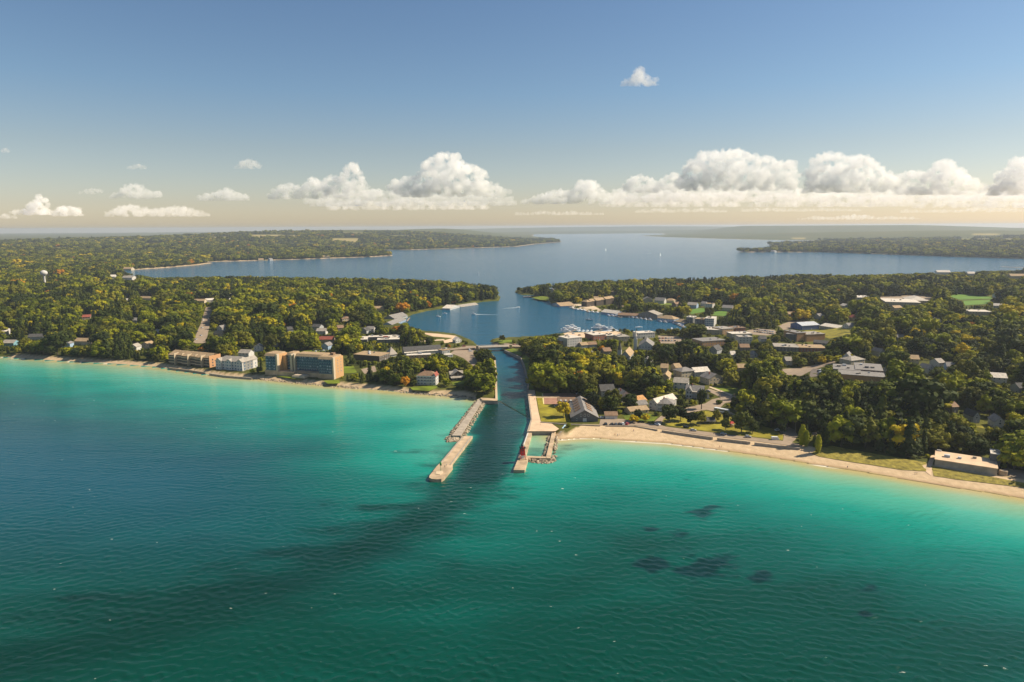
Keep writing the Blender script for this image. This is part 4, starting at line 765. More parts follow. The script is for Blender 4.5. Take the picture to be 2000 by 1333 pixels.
# --- town centre and harbour
TOWN = [
 ('apartment_block', 'white three-storey block with flat roof and square windows above the wooded slope', 'apartments', 1108, 681, 1136, 678, 20, 12, 'flat', 0, 'siding_white', 'roof_white', 'x', dict(vis=.2)),
 ('shop', 'small peach-walled shop with flat roof beside the white three-storey block', 'shop', 1095, 679, 1109, 678, 14, 8, 'flat', 0, 'stucco_orange', 'roof_white', 'x', dict(vis=.5)),
 ('shop', 'brown brick shop with cream flat roof by the marina car park', 'shop', 1159, 666, 1183, 664, 22, 7, 'flat', 0, 'brick_red', 'roof_white', 'x', {}),
 ('shop', 'shop with bright white flat roof right of the brown brick shop', 'shop', 1185, 664, 1202, 663, 16, 5, 'flat', 0, 'siding_tan', 'roof_white', 'x', dict(vis=.4)),
 ('shop', 'wide tan shop with light grey flat roof in front of the marina lawn', 'shop', 1208, 668, 1230, 667, 18, 6, 'flat', 0, 'siding_tan', 'roof_lightgrey', 'x', dict(vis=.4)),
 ('house', 'tan-roofed cottage beside a second one below the brown brick shop', 'house', 1136, 681, 1149, 680, 10, 4, 'gable', 2.6, 'siding_grey', 'roof_tan', 'x', dict(vis=.4)),
 ('house', 'brown-roofed cottage beside a tan-roofed one below the brown brick shop', 'house', 1151, 680, 1166, 679, 10, 4, 'gable', 2.6, 'siding_grey', 'roof_brown', 'x', dict(vis=.4)),
 ('house', 'white modern house with stepped flat roofs near the harbour trees', 'house', 1247, 662, 1279, 660, 16, 7, 'flat', 0, 'siding_white', 'roof_white', 'x', dict(vis=.3)),
 ('house', 'white house with steep gable just behind the grey stone church', 'house', 1254, 716, 1271, 717, 11, 5, 'gable', 4, 'siding_white', 'roof_grey', 'y', dict(vis=.3)),
 ('office', 'blue-fronted four-storey office with white end wall at the head of the harbour', 'office', 1376, 638, 1394, 639, 24, 12, 'flat', 0, 'siding_white', 'roof_white', 'x', dict(win='blue', cols=5, ws=1.4)),
 ('house', 'black-fronted modern house with white flat roof at the end of the harbour', 'house', 1340, 631, 1353, 632, 16, 9, 'flat', 0, 'siding_or_shade_darkgrey', 'roof_white', 'x', {}),
 ('house', 'black-fronted modern house with tan flat roof beside the blue office', 'house', 1357, 635, 1373, 636, 16, 9, 'flat', 0, 'siding_or_shade_darkgrey', 'roof_tan', 'x', {}),
 ('store', 'large store with sloping white roof and tan walls below the blue office', 'store', 1374, 653, 1411, 655, 26, 6.5, 'flat', 0, 'siding_tan', 'roof_white', 'x', dict(vis=.3)),
 ('store', 'orange stucco store with vaulted grey roof between white roofs', 'store', 1411, 655, 1434, 653, 22, 8, 'flat', 0, 'stucco_orange', 'roof_lightgrey', 'x', {}),
 ('store', 'red brick store with flat roof in the town centre', 'store', 1436, 653, 1456, 652, 18, 8, 'flat', 0, 'brick_red', 'roof_brown', 'x', {}),
 ('store', 'long cream store with wide pale roof below the red brick store', 'store', 1430, 662, 1469, 661, 18, 6, 'flat', 0, 'siding_cream', 'roof_white', 'x', dict(vis=.2)),
 ('store', 'white store with flat roof and white wall partly behind a tall yellow-green tree', 'store', 1443, 673, 1469, 673, 16, 9, 'flat', 0, 'siding_white', 'roof_lightgrey', 'x', {}),
 ('store', 'long grey-roofed store with orange brick side wall and a white gable end', 'store', 1372, 678, 1417, 675, 24, 6.5, 'flat', 0, 'brick_orange', 'roof_grey', 'x', {}),
 ('house', 'house with dark steep slate roof below the long grey-roofed store', 'house', 1384, 691, 1400, 693, 14, 5, 'gable', 4.5, 'siding_grey', 'roof_darkgrey', 'y', dict(vis=.3)),
 ('metal_hall', 'long blue metal hall with pale gabled roof beside the playing field', 'hall', 1566, 645, 1600, 643, 24, 6, 'gable', 3.4, 'metal_blue', 'roof_metal', 'x', {}),
 ('metal_hall', 'long tan-walled hall with white roof joined to the blue metal hall', 'hall', 1601, 643, 1637, 641, 22, 5, 'gable', 2.8, 'siding_tan', 'roof_white', 'x', {}),
 ('theatre', 'tall orange brick theatre with blank walls beside a dark glazed front', 'theatre', 1556, 668, 1573, 667, 26, 11, 'flat', 0, 'brick_orange', 'roof_grey', 'x', dict(win=False)),
 ('office', 'dark glazed office with grey flat roof adjoining the orange brick theatre', 'office', 1534, 666, 1555, 668, 24, 9, 'flat', 0, 'siding_or_shade_darkgrey', 'roof_grey', 'x', dict(win='dark')),
 ('gymnasium', 'orange brick gymnasium with flat roof beside a dark pitched roof', 'gymnasium', 1575, 668, 1611, 663, 22, 9, 'flat', 0, 'brick_orange', 'roof_lightgrey', 'x', dict(win=False)),
 ('store', 'wide single-storey store with light grey flat roof below the dark glazed office', 'store', 1512, 686, 1560, 688, 26, 5, 'flat', 0, 'siding_or_shade_darkgrey', 'roof_lightgrey', 'x', dict(vis=.2)),
 ('store', 'wide store with white and reddish flat roof below the orange gymnasium', 'store', 1562, 688, 1614, 683, 24, 5, 'flat', 0, 'brick_red', 'roof_tan', 'x', dict(vis=.2)),
 ('hall', 'dark green-grey hall with low pitched roof below the orange gymnasium', 'hall', 1588, 677, 1616, 674, 12, 5, 'gable', 2.5, 'siding_or_shade_darkgrey', 'roof_darkgrey', 'x', dict(vis=.6)),
 ('house', 'grey gabled house with white trim above the flat-roofed school', 'house', 1644, 708, 1660, 709, 12, 6, 'gable', 4, 'siding_grey', 'roof_grey', 'y', {}),
 ('house', 'cream house with pale hipped roof right of the grey gabled house', 'house', 1662, 714, 1689, 711, 14, 4.5, 'hip', 3, 'siding_cream', 'roof_lightgrey', 'x', {}),
 ('boathouse', 'big harbour boathouse with blue doors and wide tan roof at the water', 'boathouse', 1078, 594, 1095, 598, 30, 5.5, 'gable', 4.5, 'siding_blue', 'roof_tan', 'y', {}),
 ('boathouse', 'grey harbour boathouse with cream roof beside the blue-doored boathouse', 'boathouse', 1096, 597, 1120, 594, 22, 4.5, 'gable', 5, 'siding_white', 'roof_tan', 'x', {}),
 ('boathouse', 'blue-grey boathouse with white ridge roof by moored boats', 'boathouse', 1174, 613, 1204, 614, 18, 6, 'gable', 4, 'siding_blue', 'roof_white', 'x', {}),
 ('apartment_block', 'long brown two-storey apartment row along the harbour', 'apartments', 1206, 616, 1245, 618, 16, 6.5, 'gable', 3, 'shingle_wall', 'roof_brown', 'x', {}),
 ('apartment_block', 'tall gabled brown harbour apartments with pale roof peaks', 'apartments', 1247, 618, 1284, 621, 20, 10, 'gable', 5, 'shingle_wall', 'roof_lightgrey', 'y', dict(cols=7)),
 ('apartment_block', 'blue-grey harbour apartments with broad hipped roof and white piers', 'apartments', 1284, 624, 1316, 627, 18, 8, 'hip', 4.5, 'siding_blue', 'roof_tan', 'x', dict(cols=6)),
 ('boathouse', 'pale blue boathouse with tan hipped roof at the end of the harbour', 'boathouse', 1316, 629, 1335, 632, 16, 5.5, 'hip', 4, 'siding_blue', 'roof_tan', 'x', {}),
 ('house', 'cream house with twin gables on the hill above the harbour', 'house', 1256, 592, 1275, 592, 14, 6, 'gable', 5, 'siding_cream', 'roof_grey', 'y', {}),
 ('house', 'white house with dark gables on the hill next to the twin-gabled cream house', 'house', 1278, 593, 1297, 594, 14, 6, 'gable', 5, 'siding_white', 'roof_grey', 'x', {}),
 ('house', 'cream house with pale hipped roof on the hill lawn above the harbour', 'house', 1298, 592, 1316, 593, 14, 5, 'hip', 3.5, 'siding_cream', 'roof_tan', 'x', {}),
 ('house', 'blue-white house on the hill right of a dark hedge above the harbour', 'house', 1342, 602, 1360, 603, 14, 6, 'gable', 4, 'siding_blue', 'roof_lightgrey', 'x', {}),
 ('house', 'flat-roofed tan house in the trees just above the harbour apartment row', 'house', 1208, 604, 1228, 604, 14, 4, 'flat', 0, 'siding_tan', 'roof_tan', 'x', dict(vis=.3)),
 ('house', 'tall white house with tan flat roof on the hillside left of the green hill lawn', 'house', 1377, 602, 1391, 603, 12, 8, 'flat', 0, 'siding_white', 'roof_tan', 'x', {}),
 ('house', 'cream gabled house beside dark trees above the blue office', 'house', 1410, 608, 1430, 609, 14, 6, 'gable', 4, 'siding_cream', 'roof_grey', 'x', {}),
 ('house', 'blue-white waterside house on the wooded point', 'house', 1073, 573, 1084, 573, 12, 6, 'gable', 4, 'siding_white', 'roof_grey', 'y', {}),
 ('dock_shed', 'long low dock shed at the tip of the wooded point', 'dock shed', 1023, 578, 1058, 577, 8, 3, 'flat', 0, 'siding_white', 'roof_grey', 'x', dict(cols=10)),
 ('school', 'white flat-roofed school wing beside the arched gymnasium roof', 'school', 1729, 598, 1798, 600, 60, 7, 'flat', 0, 'siding_tan', 'roof_white', 'x', dict(vis=.5)),
 ('school', 'low white school wing at the far end of the school car park', 'school', 1670, 588, 1704, 588, 40, 6, 'flat', 0, 'siding_tan', 'roof_white', 'x', dict(vis=.5)),
 ('store', 'long beige building with flat white roof below the green playing fields', 'store', 1893, 618, 1936, 619, 26, 7, 'flat', 0, 'siding_tan', 'roof_white', 'x', {}),
 ('store', 'low white-roofed building left of the long beige building', 'store', 1874, 614, 1891, 614, 20, 5, 'flat', 0, 'siding_tan', 'roof_white', 'x', dict(vis=.4)),
 ('terrace_house', 'white house with twin roofs and sunlit yard at the edge of the right bluff', 'house', 1936, 748, 1966, 750, 14, 5, 'gable', 3, 'siding_white', 'roof_white', 'x', {}),
 ('house', 'white gabled house facing the water above the bright yellow tree', 'house', 1797, 766, 1818, 768, 15, 6, 'gable', 4.5, 'siding_white', 'roof_darkgrey', 'y', {}),
 ('boat_store', 'wide tan flat-roofed hall in the woods near the water tower', 'hall', 170, 552, 186, 552, 40, 7, 'flat', 0, 'siding_tan', 'roof_tan', 'x', dict(vis=.4))]
for nm, lb, ct, xl, yl, xr, yr, dp, h, rf, rh, wa, rm, ax, kw in TOWN: simple(nm, lb, ct, xl, yl, xr, yr, dp, h, rf, rh, wa, rm, ax, **kw)
building('arched_gymnasium', 'white arched gymnasium roof of the school beside the playing fields', 'gymnasium', (1775, 594), (1814, 595), [Wg(0, 1, 0, 50, 6, 'hip', 6, 'siding_tan', 'roof_white')], vis=.5)
building('school', 'flat-roofed dark school complex with orange brick band behind yellow trees', 'school', (1627, 741), (1728, 749), [Wg(0, .55, 22, 48, 5, 'flat', 0, 'siding_or_shade_darkgrey', 'roof_grey'), Wg(.45, 1, 26, 60, 5.5, 'flat', 0, 'siding_or_shade_darkgrey', 'roof_grey'), Wg(.10, 1, 0, 20, 5, 'flat', 0, 'brick_orange', 'roof_grey')], vis=.3, wmax=60)
# harbour condominium row, each house of the row a bay with its own roof
building('condominium_row', 'stepped row of tan-roofed condominiums above the harbour boatyard', 'condominiums', (1146, 600), (1201, 594), [Wg(i/6, (i+1)/6-.01, i % 2*2, 14, 9+i*.5, 'hip' if i == 0 else 'gable', 3.4, 'timber_dark', 'roof_tan', 'x', cols=2) for i in range(6)], win='dark', wmax=60)
# water works by the right beach
building('water_works', 'long low concrete water works with flat tan roof and white tower by the beach', 'water works', (1825, 911), (1947, 930), [Wg(0, 1, 0, 19, 4.2, 'flat', 0, 'concrete_grey', 'paving', win=False), Wg(.90, 1.06, 14, 24, 9, 'flat', 0, 'siding_or_shade_darkgrey', 'roof_white', win=False)], door=False)
root, w = BUILT['long low concrete water works with flat tan roof and white tower by the beach']
MB().lathe([(2.3, -1), (2.3, 2.6), (2.1, 2.9)], 16, (w*1.10, 4)).build('tank', 'concrete', root)
for i in range(3): MB().box(w*(.95+.03*i), w*(.95+.03*i)+1.3, 17, 19, 9.4, 10.4).build('roof_vent', 'roof_lightgrey', root)
MB().box(w*.02, w*.10, 18.6, 19.4, 4.6, 5.4).build('roof_vent', 'siding_white', root)
# half-hidden houses among the trees; (x, y of the base's left front corner, width in px, kind)
HK = [('white', 'siding_white', 'grey', 'roof_grey'), ('white', 'siding_white', 'pale', 'roof_lightgrey'), ('cream', 'siding_cream', 'tan', 'roof_tan'), ('grey', 'siding_grey', 'dark', 'roof_darkgrey'), ('pale blue', 'siding_blue', 'grey', 'roof_grey'), ('teal', 'siding_teal', 'pale', 'roof_lightgrey'), ('tan', 'siding_tan', 'red', 'roof_red'), ('white', 'siding_white', 'white', 'roof_white'), ('brown', 'shingle_wall', 'brown', 'roof_brown')]
HID = [('by the left beach', [(5,676,22,5,'x'),(55,664,30,3,'x'),(111,678,26,4,'y'),(146,672,28,2,'x'),(253,684,14,1,'y'),(275,679,17,2,'y'),(0,653,17,7,'x')]),
 ('in the woods above the left beach', [(161,624,16,6,'x'),(191,624,9,0,'y'),(240,590,9,7,'x'),(272,585,24,2,'x'),(257,630,9,0,'x'),(24,616,8,7,'y'),(296,612,8,0,'y')]),
 ('in the woods behind the brown townhouses', [(379,591,20,2,'x'),(402,590,16,7,'x'),(429,584,18,1,'x'),(450,577,16,7,'x'),(417,657,18,2,'x'),(424,645,10,0,'y')]),
 ('in the woods behind the white inn', [(496,685,18,0,'y'),(466,696,20,1,'x'),(533,676,10,7,'x'),(562,649,11,3,'x')]),
 ('in the woods behind the big hotel', [(609,643,15,3,'x'),(618,652,18,1,'x'),(623,669,27,6,'x'),(628,681,13,4,'y'),(300,655,14,7,'x')]),
 ('in the woods behind the white-roofed civic centre', [(703,650,13,3,'y'),(729,606,22,2,'x'),(716,648,14,0,'x'),(660,646,12,8,'x')]),
 ('in the trees between church and beach houses', [(1290,726,14,2,'x'),(1320,726,11,2,'x'),(1180,693,14,8,'x'),(1150,700,12,1,'y')]),
 ('in the trees below the town stores', [(1446,685,18,8,'x'),(1470,700,10,0,'y'),(1428,700,9,7,'x'),(1535,712,12,1,'x'),(1485,668,12,3,'x')]),
 ('in the woods beyond the school fields', [(1940,601,16,7,'x'),(1830,538,26,7,'x'),(1890,541,14,7,'x'),(1974,546,30,2,'x'),(1945,580,16,0,'x')]),
 ('in the woods below the white school', [(1694,645,24,3,'y'),(1747,606,15,2,'x'),(1826,632,15,1,'y'),(1754,667,14,4,'x'),(1806,649,12,1,'x'),(1658,624,11,6,'x'),(1645,640,13,0,'y'),(1600,622,9,0,'x')]),
 ('in the woods right of the dark school', [(1717,695,11,0,'y'),(1777,709,18,2,'x'),(1740,733,15,1,'x'),(1811,729,14,0,'y'),(1833,717,12,1,'x'),(1849,724,16,4,'x')]),
 ('in the woods on the right bluff', [(1900,825,13,3,'y'),(1941,836,22,0,'y'),(1859,806,12,8,'x'),(1990,768,14,3,'x'),(1775,756,10,2,'x')]),
 ('in the far woods beyond the water tower', [(53,527,34,2,'x'),(240,527,16,2,'x'),(215,547,10,7,'x'),(238,549,20,1,'x')]),
 ('on the far lakeshore', [(505,509,10,2,'x'),(527,508,6,0,'x'),(628,504,16,2,'x'),(706,499,8,7,'x'),(716,492,10,7,'x'),(1505,492,8,7,'x'),(1888,500,10,7,'x'),(1530,491,7,2,'x'),(978,481.5,5,2,'x')]),
 ('in the hillside woods above the harbour', [(1195,575,10,2,'x'),(1160,586,9,2,'x'),(1368,596,9,0,'x'),(1320,598,10,8,'x'),(1640,600,9,7,'x'),(1500,612,10,7,'x'),(1540,618,10,2,'x')])]
for zone, lst in HID:
    for x, y, wpx, k_, ax in lst:
        wn_, wm_, rn_, rm_ = HK[k_]; y += 2 if y > 560 else 0; far = y < 560
        lb = f'{wn_} house with {rn_} {"gable front" if ax == "y" else "long roof"} half hidden {zone}'.replace('half hidden in the woods behind the white-roofed civic centre', 'in woods behind the civic centre') if not zone.startswith('on the far') else f'{wn_} house with {rn_} roof {zone}'
        if len(lb.split()) > 16: lb = lb.replace('half hidden ', '').replace('long roof', 'roof')
        simple('house', lb, 'house', x, y, x+wpx, y+random.choice((-.8, 0, .8))*(.3 if far else 1), 11 if not far else 20, 5 if not far else 9, 'gable', 3.2 if not far else 5, wm_, rm_, ax, group=f'houses {zone}', vis=.35, wmax=4 if not far else 2, sides=not far)
print('buildings', time.time()-T0)
# ------------------------------------------------------------------ harbour works
def boulders(name, parent, lines, n_, r0, r1, seed, zt):
    """rubble heaped in bands: lines = [((px,py) a0, a1 inner edge), (b0, b1 outer edge)]"""
    rg = np.random.default_rng(seed); V = []; F = []; ico = bmesh.new(); bmesh.ops.create_icosphere(ico, subdivisions=1, radius=1); iv = np.array([v.co[:] for v in ico.verts]); iff = [[v.index for v in f.verts] for f in ico.faces]; ico.free()
    for a0, a1, b0, b1 in lines:
        A0, A1, B0, B1 = [P(*q, .8)[:2] for q in (a0, a1, b0, b1)]
        for _ in range(n_):
            s, t = rg.random(), rg.random(); p = (A0*(1-s)+A1*s)*(1-t)+(B0*(1-s)+B1*s)*t; r = r0+(r1-r0)*rg.random(); z = zt*(1-t)-.3+.3*rg.random()
            sc = np.array([1, .7+.5*rg.random(), .55+.35*rg.random()])*r; an = rg.random()*6.28; j = iv*(1+.5*(rg.random((len(iv), 1))-.5)); c, sn = math.cos(an), math.sin(an)
            q = j*sc; q = np.stack([q[:, 0]*c-q[:, 1]*sn, q[:, 0]*sn+q[:, 1]*c, q[:, 2]], -1)+np.array([p[0], p[1], z]); b = len(V); V += q.tolist(); F += [[i+b for i in f] for f in iff]
    o = mesh_obj(name, V, F, 'stone', parent); o['kind'] = 'stuff'; return o
def pier_prism(name, pxs, z, m, parent=None, bottom=-3.0):
    return MB().prism([P(x, y, z)[:2] for x, y in pxs], bottom, z).build(name, m, parent)
bw1 = empty('breakwater', (0, 0, 0), 0, 'rubble breakwater with a straight walkway on top on the left of the channel', 'breakwater')
pier_prism('walkway', [(935, 779), (882.5, 851), (900, 851), (944, 779)], 2.3, 'concrete_grey', bw1)
boulders('boulders', bw1, [((933, 783), (879, 855), (927, 784), (867, 858)), ((945, 783.5), (901, 855), (950, 785), (909, 852)), ((878, 857), (896, 857), (871, 862), (895, 861))], 190, .5, 1.2, 5, 1.5)
MB().box(-.0, 1, 0, 1, 0, 1)
pr = empty('pier', (0, 0, 0), 0, 'straight concrete pier with rounded end and green navigation light', 'pier')
pier_prism('deck', [(903.5, 852), (858, 906), (852, 912), (839, 929), (838, 933), (843, 935.5), (853, 936.5), (862, 936), (867, 933), (884, 912), (884, 908), (880, 908.5), (923, 852)], 2.0, 'concrete', pr)
for e in (((904.5, 852), (859, 906), (861.5, 906), (907, 852)), ((920, 852), (878, 908), (880.3, 908), (922.5, 852))): MB().prism([P(*q, 2.2)[:2] for q in e], 2.0, 2.25).build('kerb', 'concrete_grey', pr)
MB().prism([P(*q, 2.1)[:2] for q in ((852, 921), (850, 926), (860, 928), (866, 923), (864, 920))], 1.9, 2.25).build('light_pad', 'path', pr)
lt = P(861, 920, 2.2); L0 = empty('navigation_light', tuple(lt), 0, 'slim mast with green light on the rounded pier end', 'light mast')
MB().tube((0, 0, 0), (0, 0, 4.4), .16, .12, 8).build('mast', 'green_paint', L0); MB().lathe([(.5, 4.3), (.55, 4.5), (.55, 5.2), (.2, 5.6)], 8).build('lantern', 'green_paint', L0); MB().box(-.6, .6, -.05, .05, 3.4, 4.2).build('day_board', 'green_paint', L0)
sp = empty('pier', (0, 0, 0), 0, 'concrete pier with a square basin and rubble edge below the red lighthouse', 'pier')
pier_prism('deck', [(1030.5, 844), (1011, 898), (1003, 918), (1024.8, 918.5), (1032, 894.5), (1027, 890.5), (1039.5, 844)], 2.0, 'concrete', sp)
pier_prism('cross_wall', [(1027.5, 890.6), (1032, 894.3), (1067, 895.2), (1066, 892)], 1.8, 'concrete', sp)
pier_prism('side_arm', [(1078.5, 843.5), (1066.5, 892), (1067.5, 895), (1074.5, 895.3), (1085.5, 844)], 1.9, 'concrete', sp)
boulders('boulders', sp, [((1087, 849), (1078, 895), (1089.5, 852), (1087, 895)), ((1075, 897), (1082, 896), (1075, 903), (1086, 898)), ((1034, 898), (1072, 899), (1034, 902.5), (1074, 904)), ((1073, 852), (1063.5, 890), (1070.5, 852), (1059, 891))], 75, .45, 1.15, 6, 1.3)
MB().prism([P(*q, 2.04)[:2] for q in ((1030.8, 844.3), (1012.5, 897), (1014.0, 897), (1032.6, 844.3))], 2.0, 2.08).build('edge_strip', 'trim_white', sp)
def wall_line(name, label, pts, z0, z1, th, m, cat, zp=None):
    P2 = [P(x, y, z1 if zp is None else zp)[:2] for x, y in pts]; b = MB()
    for p, q in zip(P2[:-1], P2[1:]):
        d = (q-p)/np.linalg.norm(q-p); n_ = np.array([-d[1], d[0]])*th/2; e = d*th*.2
        b.prism([p-n_-e, q-n_+e, q+n_+e, p+n_-e], z0, z1)
    o = b.build(name, m); return tag(o, label, cat)
wall_line('channel_wall', 'left bank wall of the channel with pale cap from bridge to lake', [(940, 782.5), (971, 782.5), (969, 730), (967, 700), (953, 684), (938, 680)], -3, 3.05, 1.2, 'concrete_grey', 'wall', 3)
wall_line('channel_wall', 'right bank wall of the channel with pale cap below the wooded slope', [(986, 684), (1017, 698), (1024, 714), (1032, 748), (1031, 762), (1038.5, 819), (1031, 843)], -3, 3.08, 1.2, 'concrete_grey', 'wall', 3)
wall_line('quay_wall', 'dark quay wall closing the square basin at the beach end', [(1031, 843.2), (1080, 842.6)], -3, 2.95, 1.0, 'steel_wall', 'wall', 2.6)
for pts, lb in (([(1056, 826), (1104, 830), (1172, 832.5)], 'long low beach wall below the grey boat hall lawn'), ([(1184, 833), (1240, 834), (1284, 841)], 'beach wall in front of the row of parked cars'), ([(1293, 842.5), (1392, 856)], 'beach wall below the park lawn with round trees'), ([(1401, 857.5), (1465, 865)], 'short beach wall between two stair gaps below the park'), ([(1474, 866.5), (1562, 877)], 'beach wall ending at the tall poplars')):
    wall_line('seawall', lb, pts, 0.5, 3.7, .8, 'steel_wall', 'wall', 3)
wall_line('revetment', 'low timber seawall below the brown townhouses', [(330, 718.5), (372, 723.5), (402, 728)], -1, 2.2, 1.2, 'timber', 'wall', 2)
wall_line('revetment', 'stepped dark seawall below the white inn', [(410, 729.5), (440, 734), (492, 738)], -1, 2.0, 1.4, 'steel_wall', 'wall', 2)
rv = empty('rock_revetment', (0, 0, 0), 0, 'line of shore stones below the big hotel', 'rocks'); boulders('boulders', rv, [((500, 738), (560, 744), (500, 741), (560, 747)), ((560, 744), (660, 752), (560, 747.5), (660, 756)), ((660, 752), (700, 756), (660, 756), (700, 759))], 110, .4, 1.0, 8, 1.0)
rv = empty('rock_revetment', (0, 0, 0), 0, 'line of shore stones below the white lodge', 'rocks'); boulders('boulders', rv, [((780, 763), (860, 769), (780, 766), (860, 773)), ((860, 769), (930, 776), (860, 773), (930, 779))], 130, .4, 1.1, 9, 1.1)
# --- bridge
ba, bb = P(932, 677.5, 5.6), P(992, 675.5, 5.6); d = bb-ba; Lb = math.hypot(d[0], d[1])
br = empty('bridge', (ba[0], ba[1], 0), math.atan2(d[1], d[0]), 'low road bridge over the channel with concrete end towers', 'bridge')
MB().box(0, Lb, -6.5, 6.5, 4.7, 5.5).build('deck', 'concrete_grey', br)
for y in (-6, -2, 2, 6): MB().box(2, Lb-2, y-.25, y+.25, 3.4, 4.7).build('girder', 'steel_wall', br)
for y in (-6.4, 6.4): MB().box(0, Lb, y-.1, y+.1, 6.3, 6.5).build('rail', 'trim_white', br)
for y in (-6.4, 6.4):
    for i in range(13): MB().box(Lb*i/12-.08, Lb*i/12+.08, y-.08, y+.08, 5.5, 6.3).build('rail_post', 'trim_white', br)
for x in (-3, Lb): MB().box(x, x+4, -8.5, 8.5, -3, 4.6).build('abutment', 'concrete', br)
for x in (-2.5, Lb+.5): MB().box(x, x+3, -9.6, -7, 4.6, 8.2).build('bridge_house', 'concrete', br)
for x0, x1 in ((-38, -3), (Lb+4, Lb+42)):
    lo = x0 if x0 < 0 else x1; hi = x1 if x0 < 0 else x0; v = [(lo, -6.5, 3.2), (lo, 6.5, 3.2), (hi, 6.5, 5.5), (hi, -6.5, 5.5), (lo, -6.5, 2.0), (lo, 6.5, 2.0), (hi, 6.5, 2.0), (hi, -6.5, 2.0)]
    f = [(0, 1, 2, 3), (4, 5, 6, 7), (0, 1, 5, 4), (1, 2, 6, 5), (2, 3, 7, 6), (3, 0, 4, 7)]; mesh_obj('ramp', v, f, 'asphalt_light', br)
# --- lighthouse
lp = P(1020.5, 897, 2.0); lh = empty('lighthouse', tuple(lp), R(12), 'red square lighthouse tower on open white-braced legs at the pier', 'lighthouse')
MB().box(-2.3, 2.3, -2.3, 2.3, 0, .5).build('base', 'concrete', lh)
for sx in (-1, 1):
    for sy in (-1, 1):
        lg = MB().tube((sx*1.75, sy*1.75, .5), (sx*1.5, sy*1.5, 3.0), .17, .15, 6).build('leg', 'red_paint', lh)
for sx, sy, ex, ey in ((-1, -1, 1, -1), (1, -1, 1, 1), (1, 1, -1, 1), (-1, 1, -1, -1)):
    MB().tube((sx*1.72, sy*1.72, .7), (ex*1.52, ey*1.52, 2.9), .09, .09, 4).tube((ex*1.72, ey*1.72, .7), (sx*1.52, sy*1.52, 2.9), .09, .09, 4).build('brace', 'trim_white', lh)
MB().box(-.75, .75, -.75, .75, .5, 3.0).build('stair_shaft', 'trim_white', lh)
MB().box(-1.6, 1.6, -1.6, 1.6, 3.0, 7.6, .35).build('tower', 'red_paint', lh); MB().box(-1.85, 1.85, -1.85, 1.85, 7.6, 7.85).build('gallery', 'black_metal', lh)
for y in (-1.8, 1.8): MB().box(-1.85, 1.85, y-.03, y+.03, 8.5, 8.58).build('rail', 'black_metal', lh)
for x in (-1.8, 1.8): MB().box(x-.03, x+.03, -1.8, 1.8, 8.5, 8.58).build('rail', 'black_metal', lh)
for i in range(4):
    for x, y in ((-1.8+1.2*i, -1.8), (-1.8+1.2*i, 1.8)): MB().box(x-.04, x+.04, y-.04, y+.04, 7.85, 8.55).build('rail_post', 'black_metal', lh)
MB().lathe([(.85, 7.85), (.85, 8.5)], 8).build('lantern_base', 'red_paint', lh); MB().lathe([(.75, 8.5), (.75, 9.5)], 8).build('lantern_glass', 'glass', lh); MB().lathe([(1.0, 9.5), (.5, 10.0), (.1, 10.3), (.05, 10.9)], 8).build('lantern_roof', 'black_metal', lh)
for fx, z in ((0, 5.6), (0, 3.9)): put(WIN['dark'], 'window', lh, fx, -1.6+.35*(z-3)/4.6+.02, z, .6, .9)
# --- water tower
g = ground(88, 556); wt = empty('water_tower', tuple(g), 0, 'white bulb-shaped water tower rising above the left woods', 'water tower')
MB().lathe([(4.4, 0), (2.6, 3), (2.3, 20), (3.2, 24)], 20).build('stem', 'siding_white', wt, True); MB().lathe([(3.2, 24), (7.4, 26.5), (9.0, 30), (8.6, 33), (6.2, 36), (2.5, 37.8), (.1, 38.2)], 24).build('tank', 'siding_white', wt, True); open_px([(78, 530), (98, 530), (93, 553), (84, 553)])
# ------------------------------------------------------------------ boats
mat('hull_white', (.78, .77, .75), rough=.35, spec=.5); mat('hull_dark', (.03, .045, .08), rough=.35, spec=.5); mat('canvas_blue', (.05, .12, .32)); mat('canvas_red', (.40, .05, .04)); mat('foam', (.85, .84, .80), noise=.2, nscale=.3)
def hull_mb(L, Bm, h, dr=.5):
    b = MB(); st = [(-.5, .82), (-.2, 1.0), (.12, .96), (.34, .66), (.5, .04)]
    for x, wd_ in st: b.v += [(x*L, -Bm/2*wd_, h*(1+.25*max(0, x))), (x*L, Bm/2*wd_, h*(1+.25*max(0, x))), (x*L*.94, Bm/2*wd_*.62, -dr), (x*L*.94, -Bm/2*wd_*.62, -dr)]
    for i in range(len(st)-1):
        a, c = i*4, i*4+4; b.f += [(a, a+1, c+1, c), (a+1, a+2, c+2, c+1), (a+3, a, c, c+3), (a+2, a+3, c+3, c+2)]
    b.f += [(0, 3, 2, 1), (16, 17, 18, 19)]; return b
BPROTO = {}
